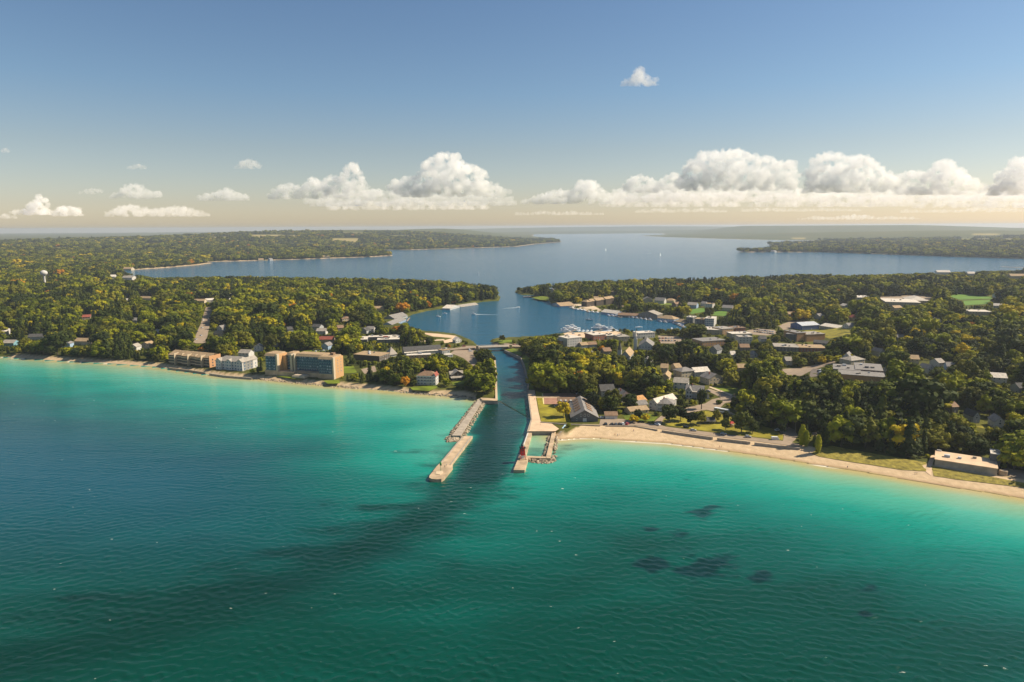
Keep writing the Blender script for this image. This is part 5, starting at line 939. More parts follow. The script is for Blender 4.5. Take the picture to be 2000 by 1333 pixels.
def boat(kind, px, py, L, hd, label, group=None, dark=False, wake=0, canvas=None):
    p = P(px, py, 0); r = empty({'sail': 'sailboat', 'yacht': 'motor_yacht', 'motor': 'motorboat'}[kind], tuple(p), R(hd), label, {'sail': 'sailboat', 'yacht': 'yacht', 'motor': 'motorboat'}[kind], group)
    Bm = L*(.27 if kind != 'sail' else .28); h = {'sail': .9, 'yacht': L*.10, 'motor': .9+L*.02}[kind]
    hull_mb(L, Bm, h).build('hull', 'hull_dark' if dark else 'hull_white', r)
    if kind == 'yacht':
        MB().box(-L*.38, L*.22, -Bm*.38, Bm*.38, h, h+1.9, .25).build('cabin', 'hull_white', r); MB().box(-L*.34, L*.20, -Bm*.385, Bm*.385, h+.9, h+1.5).build('window_band', 'glass', r)
        MB().box(-L*.28, L*.08, -Bm*.30, Bm*.30, h+1.9, h+3.5, .25).build('flybridge', 'hull_white', r); MB().box(-L*.26, L*.0, -Bm*.33, Bm*.33, h+4.6, h+4.8).tube((-L*.1, 0, h+3.4), (-L*.1, 0, h+6.5), .12).build('hard_top', 'trim_white', r)
    elif kind == 'motor':
        MB().box(-L*.15, L*.2, -Bm*.34, Bm*.34, h, h+1.1, .2).build('cabin', 'hull_white', r); MB().box(-L*.12, L*.205, -Bm*.345, Bm*.345, h+.45, h+.85).build('windscreen', 'glass', r)
        if canvas: MB().box(-L*.42, -L*.10, -Bm*.4, Bm*.4, h+1.2, h+1.4).build('canopy', canvas, r)
    else:
        MB().box(-L*.15, L*.18, -Bm*.25, Bm*.25, h, h+.5, .1).build('cabin', 'hull_white', r); MB().tube((L*.06, 0, h), (L*.06, 0, h+L*1.25), .14, .09).build('mast', 'trim_white', r); MB().tube((L*.06, 0, h+1.4), (-L*.38, 0, h+1.5), .12, .16).build('boom', 'canvas_blue', r)
        if canvas:
            v = [(L*.05, 0, h+1.6), (-L*.38, .5, h+1.6), (L*.055, 0, h+L*1.2), (L*.08, 0, h+L*1.05), (L*.48, .05, h+.3), (L*.10, -.5, h+.8)]; mesh_obj('mainsail', v[:3]+[(q[0], q[1]+.06, q[2]) for q in v[:3]], [(0, 1, 2), (5, 4, 3), (0, 3, 4, 1), (1, 4, 5, 2), (2, 5, 3, 0)], 'sailcloth', r); mesh_obj('jib', v[3:]+[(q[0], q[1]+.06, q[2]) for q in v[3:]], [(0, 1, 2), (5, 4, 3), (0, 3, 4, 1), (1, 4, 5, 2), (2, 5, 3, 0)], 'sailcloth', r)
    if wake:
        b = MB(); n_ = 10
        for s in (-1, 1):
            for i in range(n_):
                x0, x1 = -L*.3-wake*i/n_, -L*.3-wake*(i+1)/n_; w0, w1 = 1.2+wake*.055*i/n_, 1.2+wake*.055*(i+1)/n_; t0, t1 = 1.3*(1-i/n_)+.15, 1.3*(1-(i+1)/n_)+.15
                b.poly([(x0, s*w0, .06), (x1, s*w1, .06), (x1, s*(w1-t1), .06), (x0, s*(w0-t0), .06)][::s])
        b.build('wake', 'foam', r)
    return r
boat('yacht', 1113, 646, 26, 10, 'largest white motor yacht at the marina tip', None); boat('yacht', 1121, 643.5, 21, 12, 'white motor yacht moored just behind the largest yacht'); boat('yacht', 1172, 643, 26, 8, 'tall white motor yacht in the middle of the marina'); boat('yacht', 1105, 649, 17, 8, 'smaller white yacht in front of the largest yacht', None); boat('yacht', 1182, 645, 17, -8, 'white motor yacht right behind the tall yacht in the marina middle'); boat('yacht', 1196, 647, 16, 15, 'white motor yacht berthed by the marina trees')
for i, (px, py, L, hd) in enumerate([(1131, 647, 11, 60), (1139, 648, 11, 62), (1147, 648, 11, 60), (1155, 648, 10, 65), (1188, 649, 11, 50), (1205, 649, 12, 40), (1212, 650, 11, 40)]): boat('motor', px, py, L, hd, 'small white motorboat in a marina berth', 'motorboats in the marina berths')
boat('sail', 1151, 625.5, 12, 170, 'dark-hulled sailboat moored alone in the harbour', dark=True); boat('sail', 1186.5, 648, 19, 20, 'sailboat with very tall mast in the marina'); boat('sail', 1248, 640, 12, 15, 'sailboat with bare mast off the harbour trees'); boat('sail', 856, 619, 9, 150, 'white sailboat moored off the left harbour bank', None); boat('motor', 869, 613.5, 8, 10, 'small white motorboat moored off the left harbour bank')
boat('sail', 1183, 490, 14, 40, 'white sailboat under sail alone far out on the lake', canvas='sailcloth'); boat('sail', 1290, 500, 14, 60, 'white sailboat under sail near a speeding motorboat on the lake', canvas='sailcloth'); boat('motor', 1270, 495, 14, 20, 'motorboat speeding with a white wake on the far lake', wake=90); boat('sail', 935, 537, 9, 100, 'small white sail close to the left point on the lake', canvas='sailcloth')
boat('motor', 925, 614.5, 8, 172, 'motorboat pulling a curved white wake in the left harbour', wake=42); boat('motor', 1012, 601, 8, 30, 'motorboat with a white wake by the harbour narrows', wake=30)
for px, py, L, hd in [(1118, 602.5, 12, 120), (1127, 605.5, 14, 125), (1134, 606, 14, 120), (1141, 607.5, 12, 120), (1150, 609.5, 13, 100), (1158, 610.5, 12, 110), (1166, 611.5, 12, 110)]: boat('motor', px, py, L, hd, 'motorboat at the boatyard docks below the condominium row', 'boats at the boatyard docks')
for px, py, L, hd in [(1189, 617.5, 13, 280), (1197, 618, 14, 280), (1205, 619, 12, 285), (1213, 619.5, 11, 280), (1228, 620.5, 11, 280), (1236, 621.5, 12, 280), (1244, 622.5, 13, 280), (1252, 623.5, 12, 280), (1261, 624.5, 14, 270), (1270, 625, 12, 280)]: boat('motor', px, py, L, hd, 'white motorboat docked below the brown harbour apartments', 'boats below the brown apartments', canvas=random.choice((None, 'canvas_blue', 'sailcloth')))
for px, py, L, hd, cv in [(1290, 629, 12, 280, None), (1300, 630.5, 12, 280, 'timber'), (1328, 636, 13, 290, 'sailcloth'), (1334, 639, 12, 290, 'canvas_blue'), (1322, 644, 10, 80, None), (1331, 646, 10, 80, None), (1312, 643, 10, 80, None)]: boat('motor', px, py, L, hd, 'motorboat docked at the inner end of the harbour', 'boats at the inner harbour end', canvas=cv)
boat('motor', 1319, 633, 13, 285, 'motorboat with red canopy at the inner end of the harbour', canvas='canvas_red')
def dock(a, b_, label, w=2.0):
    A, B = P(*a, .7)[:2], P(*b_, .7)[:2]; d = B-A; L = np.linalg.norm(d); r = empty('dock', (A[0], A[1], 0), math.atan2(d[1], d[0]), label, 'dock'); MB().box(0, L, -w/2, w/2, .55, .8).build('deck', 'timber', r)
    for i in range(max(2, int(L/8))): MB().tube((L*i/max(1, int(L/8)-1) if L > 16 else L*i, -w/2, -3), (L*i/max(1, int(L/8)-1) if L > 16 else L*i, -w/2, 1.3), .15).build('pile', 'bark', r)
for a, b_, lb in [((1102, 652), (1128, 644), 'marina dock beside the largest yacht'), ((1150, 650), (1178, 644), 'marina dock beside the tall yacht'), ((1205, 651), (1190, 646), 'marina dock by the dark trees'), ((1112, 600), (1122, 604), 'boatyard dock nearest the blue-doored boathouse'), ((1140, 604), (1150, 610), 'boatyard dock below the condominium row'), ((1190, 616), (1215, 620.5), 'dock along the boathouse with white ridge roof'), ((1228, 619), (1275, 626), 'long dock below the brown harbour apartments'), ((1316, 631), (1336, 640), 'dock at the inner end of the harbour'), ((1340, 650), (1306, 644), 'dock on the near side of the inner harbour'), ((976, 565), (962, 563), 'dock at the tip of the left point'), ((795, 628), (800, 621), 'dock beside the left boathouses'), ((1955, 521), (2010, 524), 'long far pier on the right lakeshore')]: dock(a, b_, lb, 2.2 if 'far pier' not in lb else 12)
# ------------------------------------------------------------------ cars
for nm, c in {'car_white': (.75, .75, .74), 'car_red': (.42, .03, .03), 'car_black': (.02, .02, .022), 'car_silver': (.42, .43, .44), 'car_blue': (.05, .09, .22), 'car_grey': (.14, .14, .15)}.items(): mat(nm, c, rough=.3, spec=.6)
def extr(prof, w, ins=0.0):
    b = MB(); n_ = len(prof)
    for s in (-1, 1): b.v += [(x, s*(w/2-(ins if z > 1.1 else 0)), z) for x, z in prof]
    b.f = [tuple(range(n_-1, -1, -1)), tuple(range(n_, 2*n_))]+[(i, (i+1) % n_, n_+(i+1) % n_, n_+i) for i in range(n_)]; return b
BODY = [(-2.2, .3), (2.2, .3), (2.25, .6), (2.1, .85), (1.0, .98), (-2.1, 1.0), (-2.25, .7)]; CAB = [(-1.95, .98), (1.05, .98), (.35, 1.5), (-1.6, 1.52)]; VB = [(-2.6, .3), (2.5, .3), (2.6, .8), (2.1, 1.15), (1.6, 2.0), (-2.5, 2.05), (-2.6, 1.2)]
def mk(b, nm, m): me = bpy.data.meshes.new(nm); me.from_pydata(b.v, [], b.f); me.materials.append(MATS[m]); me.update(); return me
CABM = mk(extr(CAB, 1.62, .14), 'cabin', 'glass'); WHM = mk(MB().tube((0, -.11, 0), (0, .11, 0), .33, .33, 10), 'wheel', 'rubber'); BODYM = {}; ROOFM = {}
def car(px, py, hd, col, label, group=None, van=False, z=None, parts=True):
    g = ground(px, py) if z is None else np.array([*P(px, py, z)[:2], z]); r = empty('van' if van else 'car', (g[0], g[1], g[2]+.2), R(hd), label, 'van' if van else 'car', group)
    key = (col, van)
    if key not in BODYM: BODYM[key] = mk(extr(VB if van else BODY, 1.95 if van else 1.8), 'body', col); ROOFM[key] = mk(MB().box(-1.62, .36, -.64, .64, 1.5, 1.56), 'roof', col)
    data_obj('body', BODYM[key], r)
    if van: put(mk(MB().box(-.5, .5, -1.0, 1.0, 0, 1), 'side_window', 'glass'), 'side_window', r, -.3, 0, 1.25, 3.4, .5)
    else: data_obj('cabin', CABM, r); data_obj('roof', ROOFM[key], r)
    if parts:
        for x in (-1.35, 1.35):
            for y in (-.85, .85): w_ = data_obj('wheel', WHM, r); w_.location = (x, y, .33)
    return r
for px, py, hd, c, lb in [(1183, 830, 95, 'car_black', 'black car at the left end of the beach parking row'), (1195.5, 830.5, 95, 'car_black', 'black car second in the beach parking row beside dark ones'), (1203, 830.5, 95, 'car_grey', 'dark grey car in the middle of the beach parking row'), (1210, 830.3, 95, 'car_black', 'black car left of the white one in the beach parking row'), (1216.5, 830, 95, 'car_white', 'white car beside the red one in the beach parking row'), (1225, 830, 60, 'car_red', 'red car at the right end of the beach parking row'),
 (1284, 831, 130, 'car_white', 'white car on the bend of the road above the beach'), (1340, 836, -10, 'car_black', 'black car under a round dark tree on the park road'), (1354, 842.5, -10, 'car_silver', 'silver car on the park road right of a black one'), (1413, 849.5, -10, 'car_silver', 'silver car under a small dark tree near the playground'), (1461, 855, -10, 'car_silver', 'silver car below the large dark park tree'), (1519, 842, 20, 'car_white', 'white car by the turning circle trees'), (1424, 812, -20, 'car_black', 'black car on the park drive beside the white bus'),
 (1176, 817.5, 20, 'car_white', 'white car tucked between boat hall and garage'), (1188, 798, 5, 'car_white', 'white car on the lawn edge behind the garage'), (1130, 771, 10, 'car_white', 'white car parked behind the boat hall court'), (1088, 795, 5, 'car_silver', 'silver car on the court beside the yellow-green tree'), (1383, 766, -30, 'car_grey', 'grey car at the upper end of the side road'), (1004, 675, 3, 'car_red', 'red car on the bridge approach'), (906, 677.5, 10, 'car_red', 'red truck-like car near the band shell')]: car(px, py, hd, c, lb)
car(1514, 859.5, -4, 'car_white', 'white van parked at the end of the park road', van=True)
for i in range(9): car(912+i*3.6+(i % 2), 681+(i % 3)*3.2, random.choice((20, 110)), random.choice(('car_white', 'car_black', 'car_silver')), 'car parked in the lot beside the bridge', 'cars in the bridge lot', parts=False)
for i in range(12): car(1288+(i % 6)*6, 662+(i//6)*5, 95, random.choice(('car_white', 'car_black', 'car_silver', 'car_blue', 'car_red')), 'car parked in the lot near the white church', 'cars in the church lot', parts=False)
for i in range(16): car(1474+(i % 8)*5, 645+(i//8)*4+(i % 8)*.6, 95, random.choice(('car_white', 'car_black', 'car_silver', 'car_blue', 'car_white')), 'car parked in the town lot beside the red brick store', 'cars in the town lot', parts=False)
for i in range(7): car(383+i*.9+(i % 2)*9, 664-i*7.5, 80, random.choice(('car_white', 'car_black', 'car_silver')), 'car on the straight road through the left woods', 'cars on the left road', parts=False)
for i in range(6): car(612+i*5, 686+(i % 2)*1.5, 95, random.choice(('car_white', 'car_black')), 'car parked behind the big hotel', 'cars behind the hotel', parts=False)
for i in range(8): car(1108+i*12, 656-(i % 2)*3, 30, random.choice(('car_white', 'car_black', 'car_silver')), 'car parked on the marina forecourt', 'cars on the marina forecourt', parts=False)
for i in range(6): car(1600+i*1.2, 727-i*.5+(i % 2)*4, 20, random.choice(('car_white', 'car_black', 'car_silver')), 'car parked on the small asphalt lot left of the dark school', 'cars in the school lot', parts=False)
g = ground(1409, 806); bs = empty('bus', (g[0], g[1], g[2]+.2), R(-42), 'long white bus parked beside the road junction', 'bus'); MB().box(-6, 6, -1.25, 1.25, .4, 3.1, .06).build('body', 'car_white', bs); MB().box(-5.6, 5.6, -1.28, 1.28, 1.5, 2.4).build('window_band', 'glass', bs)
for x in (-3.8, 3.8):
    for y in (-1.1, 1.1): w_ = data_obj('wheel', WHM, bs); w_.location = (x, y, .45); w_.scale = (1.4, 1.4, 1.4)
open_px([(1399, 797), (1420, 804), (1419, 810), (1398, 803)])
# picnic shelter, playground, poles
g = ground(1376, 829); g2 = ground(1396, 829); sw = g2[0]-g[0]; ps = empty('picnic_shelter', tuple(g), 0, 'dark-roofed picnic shelter on posts in the park', 'shelter')
roof_mb(0, sw, 0, 7, 2.6, 'gable', 2.0, 'x', .8).build('roof', 'roof_darkgrey', ps)
for x in (.3, sw/2, sw-.3):
    for y in (.3, 6.7): MB().box(x-.12, x+.12, y-.12, y+.12, -.5, 2.7).build('post', 'timber', ps)
for x in (sw*.3, sw*.7): MB().box(x-.9, x+.9, 3, 3.8, .7, .78).box(x-.7, x-.6, 3.1, 3.7, 0, .7).box(x+.6, x+.7, 3.1, 3.7, 0, .7).box(x-.9, x+.9, 2.5, 2.75, .42, .48).box(x-.9, x+.9, 4.05, 4.3, .42, .48).build('table', 'timber', ps)
open_px([(1375, 814), (1397, 814), (1397, 829), (1375, 829)])
g = ground(1428, 834); pgd = empty('playground', tuple(g), .3, 'small playground with blue slide and climbing frame near the park drive', 'playground')
for x, y in ((-2, -2), (2, -2), (2, 2), (-2, 2)): MB().box(x-.1, x+.1, y-.1, y+.1, 0, 3).build('post', 'timber', pgd)
MB().box(-2.1, 2.1, -2.1, 2.1, 1.4, 1.6).build('deck', 'timber', pgd); roof_mb(-2, 2, -2, 2, 3, 'pyramid', 1.4, ov=.3).build('roof', 'canvas_red', pgd)
mesh_obj('slide', [(2, -.5, 1.6), (2, .5, 1.6), (5.5, .5, .3), (5.5, -.5, .3), (2, -.5, 1.4), (2, .5, 1.4), (5.5, .5, .1), (5.5, -.5, .1)], [(3, 2, 1, 0), (4, 5, 6, 7), (0, 1, 5, 4), (1, 2, 6, 5), (2, 3, 7, 6), (3, 0, 4, 7)], 'canvas_blue', pgd)
for px, py, lb in [(1406, 783, 'utility pole at the corner lawn beside the road'), (1433, 790, 'utility pole right of the road junction'), (1553, 846, 'lamp pole beside the turning circle'), (1294, 806, 'utility pole beside the big grey-white corner house'), (1344, 800, 'utility pole along the road below the porch house')]:
    g = ground(px, py); r = empty('utility_pole', tuple(g), .4, lb, 'pole'); MB().tube((0, 0, -.3), (0, 0, 9.5), .16, .11).build('pole', 'timber', r); MB().box(-1.2, 1.2, -.06, .06, 8.6, 8.75).build('crossarm', 'timber', r); open_px([(px-1, py-26), (px+1, py-26), (px+1, py), (px-1, py)])
# ------------------------------------------------------------------ people
SKV = [(0, 0, .95), (0, 0, 1.18), (0, .0, 1.42), (0, .01, 1.52), (0, .02, 1.66), (.20, 0, 1.40), (.27, .02, 1.12), (.26, .08, .88), (-.20, 0, 1.40), (-.27, -.02, 1.12), (-.26, .06, .88), (.10, 0, .90), (.12, .05, .50), (.12, -.02, .06), (.12, .13, .03), (-.10, 0, .90), (-.12, -.06, .50), (-.12, -.14, .06), (-.12, .0, .03)]
SKE = [(0, 1), (1, 2), (2, 3), (3, 4), (2, 5), (5, 6), (6, 7), (2, 8), (8, 9), (9, 10), (0, 11), (11, 12), (12, 13), (13, 14), (0, 15), (15, 16), (16, 17), (17, 18)]
SKR = [.13, .13, .13, .055, .10, .06, .045, .035, .06, .045, .035, .09, .065, .045, .035, .09, .065, .045, .035]
def person_mesh():
    me = bpy.data.meshes.new('person_tmp'); me.from_pydata(SKV, SKE, []); ob = bpy.data.objects.new('person_tmp', me); COL.objects.link(ob)
    m_ = ob.modifiers.new('skin', 'SKIN')
    for i, v in enumerate(me.skin_vertices[0].data): v.radius = (SKR[i], SKR[i]); v.use_root = (i == 0)
    ob.modifiers.new('sub', 'SUBSURF').levels = 1; dg = bpy.context.evaluated_depsgraph_get(); out = bpy.data.meshes.new_from_object(ob.evaluated_get(dg)); bpy.data.objects.remove(ob); return out
PM = person_mesh(); PMATS = {}
mat('skin', (.48, .30, .21)); mat('hair', (.05, .03, .02))
def person(px, py, hd, shirt, legs, label, z=None):
    key = (shirt, legs)
    if key not in PMATS:
        me = PM.copy(); me.name = 'person'; me.materials.clear()
        for c, nm in ((shirt, 'shirt'), (legs, 'legs')): mat(f'{nm}_{c}', c)
        for m in (f'shirt_{shirt}', f'legs_{legs}', 'skin', 'hair'): me.materials.append(MATS[m])
        for f in me.polygons:
            c = f.center; f.material_index = 2 if (1.5 < c.z < 1.7) or c.z < .3 or (abs(c.x) > .2 and c.z < 1.15) else 3 if c.z > 1.68 else 0 if c.z > .95 else 1
        PMATS[key] = me
    g = ground(px, py) if z is None else np.array([*P(px, py, z)[:2], z]); o = data_obj('person', PMATS[key]); o.location = (g[0], g[1], g[2]+.02); o.rotation_euler = (0, 0, R(hd)); return tag(o, label, 'person')
RD, BL, WH, DK, TN = (.45, .06, .05), (.06, .12, .35), (.7, .7, .68), (.03, .03, .04), (.35, .26, .18)
for a in [(1201, 851, 30, RD, DK, 'person in red top standing on the beach with two others'), (1206, 851.5, -20, WH, BL, 'person in white top between two others on the beach'), (1209.5, 851, 90, BL, TN, 'person in blue top right of the group of three on the beach'), (1237.5, 843, 10, RD, BL, 'person in red top walking below the beach wall'), (1312.5, 846, 0, DK, DK, 'person in dark clothes at the foot of the park beach wall'), (1405, 874.5, 40, RD, DK, 'person in red at the water edge beside another walker'), (1408.5, 875, 60, DK, TN, 'person in dark top beside a walker in red at the water edge'), (1787, 926, 0, WH, TN, 'person in white near the end of the dune path'), (1790.5, 926.5, 50, BL, DK, 'person in blue beside one in white near the dune path'), (1044, 773, 0, DK, BL, 'person in dark top on the channel promenade by the lawn'), (1044.5, 782, 160, RD, DK, 'person in red top on the channel promenade'), (1655, 915, 0, BL, TN, 'person in blue top walking the beach below the dunes'), (1164, 841, 0, DK, DK, 'person in dark clothes on the wide sand in front of the boat hall')]: person(*a)
for a in [(869, 914, 20, DK, DK, 'person in dark clothes on the left pier near the light mast'), (872, 911, 90, BL, DK, 'person in blue on the left pier beside one in dark clothes')]: person(*a, z=2.0)
print('objects', time.time()-T0)
# ------------------------------------------------------------------ trees: shapes
def crown_mesh(name, kind, m, seed):
    """unit crown: height 1 above z=0, about .8 wide; leaf clumps over rounded boughs"""
    rg = np.random.default_rng(seed); V = []; F = []; b0 = 0
    ico = bmesh.new(); bmesh.ops.create_icosphere(ico, subdivisions=1, radius=1); iv = np.array([v.co[:] for v in ico.verts]); iff = [[v.index for v in f.verts] for f in ico.faces]; ico.free()
    def core(c, r, s=1.0):
        nonlocal b0
        j = 1+.22*(rg.random(len(iv))-.5)[:, None]; V.extend((iv*j*r*np.array([1, 1, s])+c).tolist()); F.extend([[i+b0 for i in f] for f in iff]); b0 += len(iv)
    def clump(p, nrm, s):
        nonlocal b0
        nrm = nrm+rg.normal(0, .30, 3); nrm /= np.linalg.norm(nrm)+1e-9; u = np.cross(nrm, rg.normal(0, 1, 3)); u /= np.linalg.norm(u)+1e-9; w = np.cross(nrm, u)
        k = rg.integers(4, 6); t0 = rg.random()*6.28
        for i in range(k):
            t = t0+i*2*math.pi/k; r = s*(.65+.6*rg.random()); V.append((p+u*math.cos(t)*r+w*math.sin(t)*r+nrm*s*.25*(rg.random()-.5)).tolist())
        F.append(list(range(b0, b0+k))); b0 += k
    if kind == 'broad':
        nb = 11; lobes = []
        for i in range(nb):
            t = i*2.4+rg.random()*.6; zz = .30+.58*((i+.5)/nb)+.06*(rg.random()-.5); rad = .30*math.sqrt(max(0, 1-((zz-.52)/.46)**2))*(.75+.5*rg.random())
            lobes.append((np.array([rad*math.cos(t), rad*math.sin(t), zz]), .13+.075*rg.random()))
        lobes.append((np.array([0, 0, .52]), .25)); lobes.append((np.array([.02, 0, .80]), .15))
        for c, r in lobes:
            core(c, r*.86, .9)
            for _ in range(int(1500*r*r)+10):
                d = rg.normal(0, 1, 3); d /= np.linalg.norm(d); d[2] = d[2]*.9
                if d[2] < -.55: continue
                clump(c+d*r*(.86+.28*rg.random()), d, .040+.022*rg.random())
    elif kind == 'conifer':
        for i in range(9):
            z = .12+.095*i; r = .25*(1-i/9.6)+.02; core(np.array([0, 0, z]), r*.62, .8)
            for _ in range(int(26*(1-i/10))+8):
                t = rg.random()*6.28; q = r*(.55+.55*rg.random()); clump(np.array([q*math.cos(t), q*math.sin(t), z+.06*rg.random()-.35*q*.5]), np.array([math.cos(t)*.7, math.sin(t)*.7, .7]), .045+.02*rg.random())
        for _ in range(14): clump(np.array([.01, 0, .96])+rg.normal(0, .012, 3), rg.normal(0, 1, 3), .022)
    elif kind == 'poplar':
        for i in range(8):
            z = .12+.11*i; r = .155*math.sin(math.pi*min(1, (i+1.1)/8.9))**.6; core(np.array([0, 0, z]), r*.8, 1.2)
            for _ in range(60):
                t = rg.random()*6.28; clump(np.array([r*math.cos(t), r*math.sin(t), z+.12*(rg.random()-.5)])*np.array([1, 1, 1]), np.array([math.cos(t), math.sin(t), .5]), .026+.014*rg.random())
    elif kind == 'shrub':
        for i in range(5):
            c = np.array([.30*(rg.random()-.5), .30*(rg.random()-.5), .35+.25*rg.random()]); r = .26+.1*rg.random(); core(c, r*.85)
            for _ in range(60):
                d = rg.normal(0, 1, 3); d /= np.linalg.norm(d); clump(c+d*r*(.9+.25*rg.random()), d, .07+.03*rg.random())
    me = bpy.data.meshes.new(name); me.from_pydata(V, [], F); me.materials.append(MATS[m]); me.update()
    return me
tb = MB().tube((0, 0, -.06), (.008, .004, .30), .026, .018, 6).tube((.008, .004, .28), (-.01, .0, .62), .018, .008, 6)
for t in range(5):
    an = t*1.26; tb.tube((0, 0, .22+.05*t), (.19*math.cos(an), .19*math.sin(an), .42+.06*t), .010, .004, 4)
TRUNK = bpy.data.meshes.new('trunk'); TRUNK.from_pydata(tb.v, [], tb.f); TRUNK.materials.append(MATS['bark']); TRUNK.update()
SPEC = [('broad', 'leaf_green', 1), ('broad', 'leaf_green', 2), ('broad', 'leaf_green', 3), ('broad', 'leaf_olive', 4), ('broad', 'leaf_olive', 5), ('conifer', 'needle_dark', 6), ('conifer', 'needle_dark', 7), ('broad', 'leaf_yellow', 8), ('broad', 'leaf_orange', 9), ('poplar', 'leaf_green', 10), ('shrub', 'leaf_green', 11), ('broad', 'needle_dark', 12)]
CROWN = [crown_mesh('crown', *s) for s in SPEC]
WID = {'broad': 1.0, 'conifer': .9, 'poplar': 1.0, 'shrub': 1.0}
def tree(kind_i, p, h, wx, rz, label, group, name='tree', cat='tree'):
    r = empty(name, tuple(p), rz, label, cat, group)
    t = data_obj('trunk', TRUNK, r); t.scale = (h, h, h); c = data_obj('crown', CROWN[kind_i], r); c.scale = (wx, wx, h)
    return r
# ------------------------------------------------------------------ trees: where they stand
def scatter(r0, r1, step, seed):
    rg = np.random.default_rng(seed); half = R(43)
    X, Y = np.meshgrid(np.arange(-r1*math.sin(half), r1*math.sin(half), step), np.arange(r0*.6, r1, step))
    X = X+(rg.random(X.shape)-.5)*step*.9; Y = Y+(rg.random(X.shape)-.5)*step*.9
    r = np.hypot(X, Y); a = np.abs(np.arctan2(X, Y)); m = (r >= r0) & (r < r1) & (a < half); return X[m], Y[m]
def pick(n, x, y, rg):
    zone = fbm(x/160, y/160, 3, 41); u = rg.random(n)
    k = np.where(u < .22, 0, np.where(u < .44, 1, np.where(u < .62, 2, np.where(u < .73, 3, np.where(u < .83, 4, np.where(u < .955, 11, np.where(u < .993, 7, 8)))))))
    dk = (rg.random(n) < .35*smooth(.50, .62, fbm(x/230, y/150, 3, 61))) & (k < 5); k = np.where(dk, np.where(rg.random(n) < .6, 11, 3), k)
    con = rg.random(n) < smooth(.52, .66, zone)*.6+.07
    return np.where(con, np.where(rg.random(n) < .5, 5, 6), k)
PTS = []
for r0, r1, step, hs, seed in ((380, 900, 7.8, 1.08, 1), (900, 1500, 8.8, 1.08, 2), (1500, 2700, 10.5, 1.1, 3), (2700, 4600, 13, 1.0, 4), (4600, 7500, 22, 1.15, 5)):
    x, y = scatter(r0, r1, step, seed); s, bw = sdf(x, y); rg = np.random.default_rng(seed+90)
    keep = s > np.where(bw > 20, bw*1.3+2, np.where(r0 < 900, np.maximum(bw*1.0, 4.0), 6)); x, y, s, bw = x[keep], y[keep], s[keep], bw[keep]
    for f in (FOOT if r0 < 2700 else []):
        c = f.mean(0); rad = np.max(np.hypot(*(f-c).T)); nr = (np.abs(x-c[0]) < rad) & (np.abs(y-c[1]) < rad)
        if nr.any():
            idx = np.where(nr)[0]; hit = inpoly(x[idx], y[idx], f); k = np.ones(len(x), bool); k[idx[hit]] = False; x, y, s, bw = x[k], y[k], s[k], bw[k]
    z = land_h(x, y); n_ = len(x); kind = pick(n_, x, y, rg)
    big = fbm(x/70, y/70, 2, 51)
    h = (8.0+9.5*big+4.0*rg.random(n_))*hs*np.exp(rg.normal(0, .20, n_)); h = np.where((kind == 5) | (kind == 6), h*1.15, h)
    if r0 < 2700:    # a tree in front of an open place is smaller, or not there
        ok = np.zeros(n_, bool); hh = h.copy()
        for f in (1.0, .72, .5, .34, .2):
            t = h*f; bad = np.zeros(n_, bool)
            for fz in (.05, .35, .7, 1.0):
                for dx in (-.42, 0, .42):
                    q = proj(np.stack([x+dx*t*(1 if fz < 1 else .3), y, z+fz*t], -1)); xi = np.clip(q[:, 0].astype(int), 0, 1999); yi = np.clip(q[:, 1].astype(int), 0, 1332)
                    bad |= OPEN[yi, xi] & (q[:, 0] > 0) & (q[:, 0] < 2000)
            new = ~ok & ~bad; hh[new] = t[new]; ok |= new
        x, y, z, kind, h = x[ok], y[ok], z[ok], kind[ok], hh[ok]; n_ = len(x)
        sh = h < 4.2; kind[sh] = 10; h[sh] = np.maximum(h[sh], 1.8)
    else:
        q = proj(np.stack([x, y, z], -1)); fld = np.zeros(n_, bool)
        for fx, fy, fw, fh in FIELDS: fld |= (np.abs(q[:, 0]-fx) < fw) & (np.abs(q[:, 1]-fy) < fh+1.0)
        x, y, z, kind, h = x[~fld], y[~fld], z[~fld], kind[~fld], h[~fld]; n_ = len(x)
    wx = h*(.90+.50*rg.random(n_)); wx = np.where((kind == 5) | (kind == 6), h*(.75+.3*rg.random(n_)), wx)
    if r0 > 2000: wx = wx*1.25
    PTS.append(np.stack([x, y, z-.2, h, wx, kind, rg.random(n_)*6.28], -1))
ALL = np.concatenate(PTS); print('trees', len(ALL), time.time()-T0)
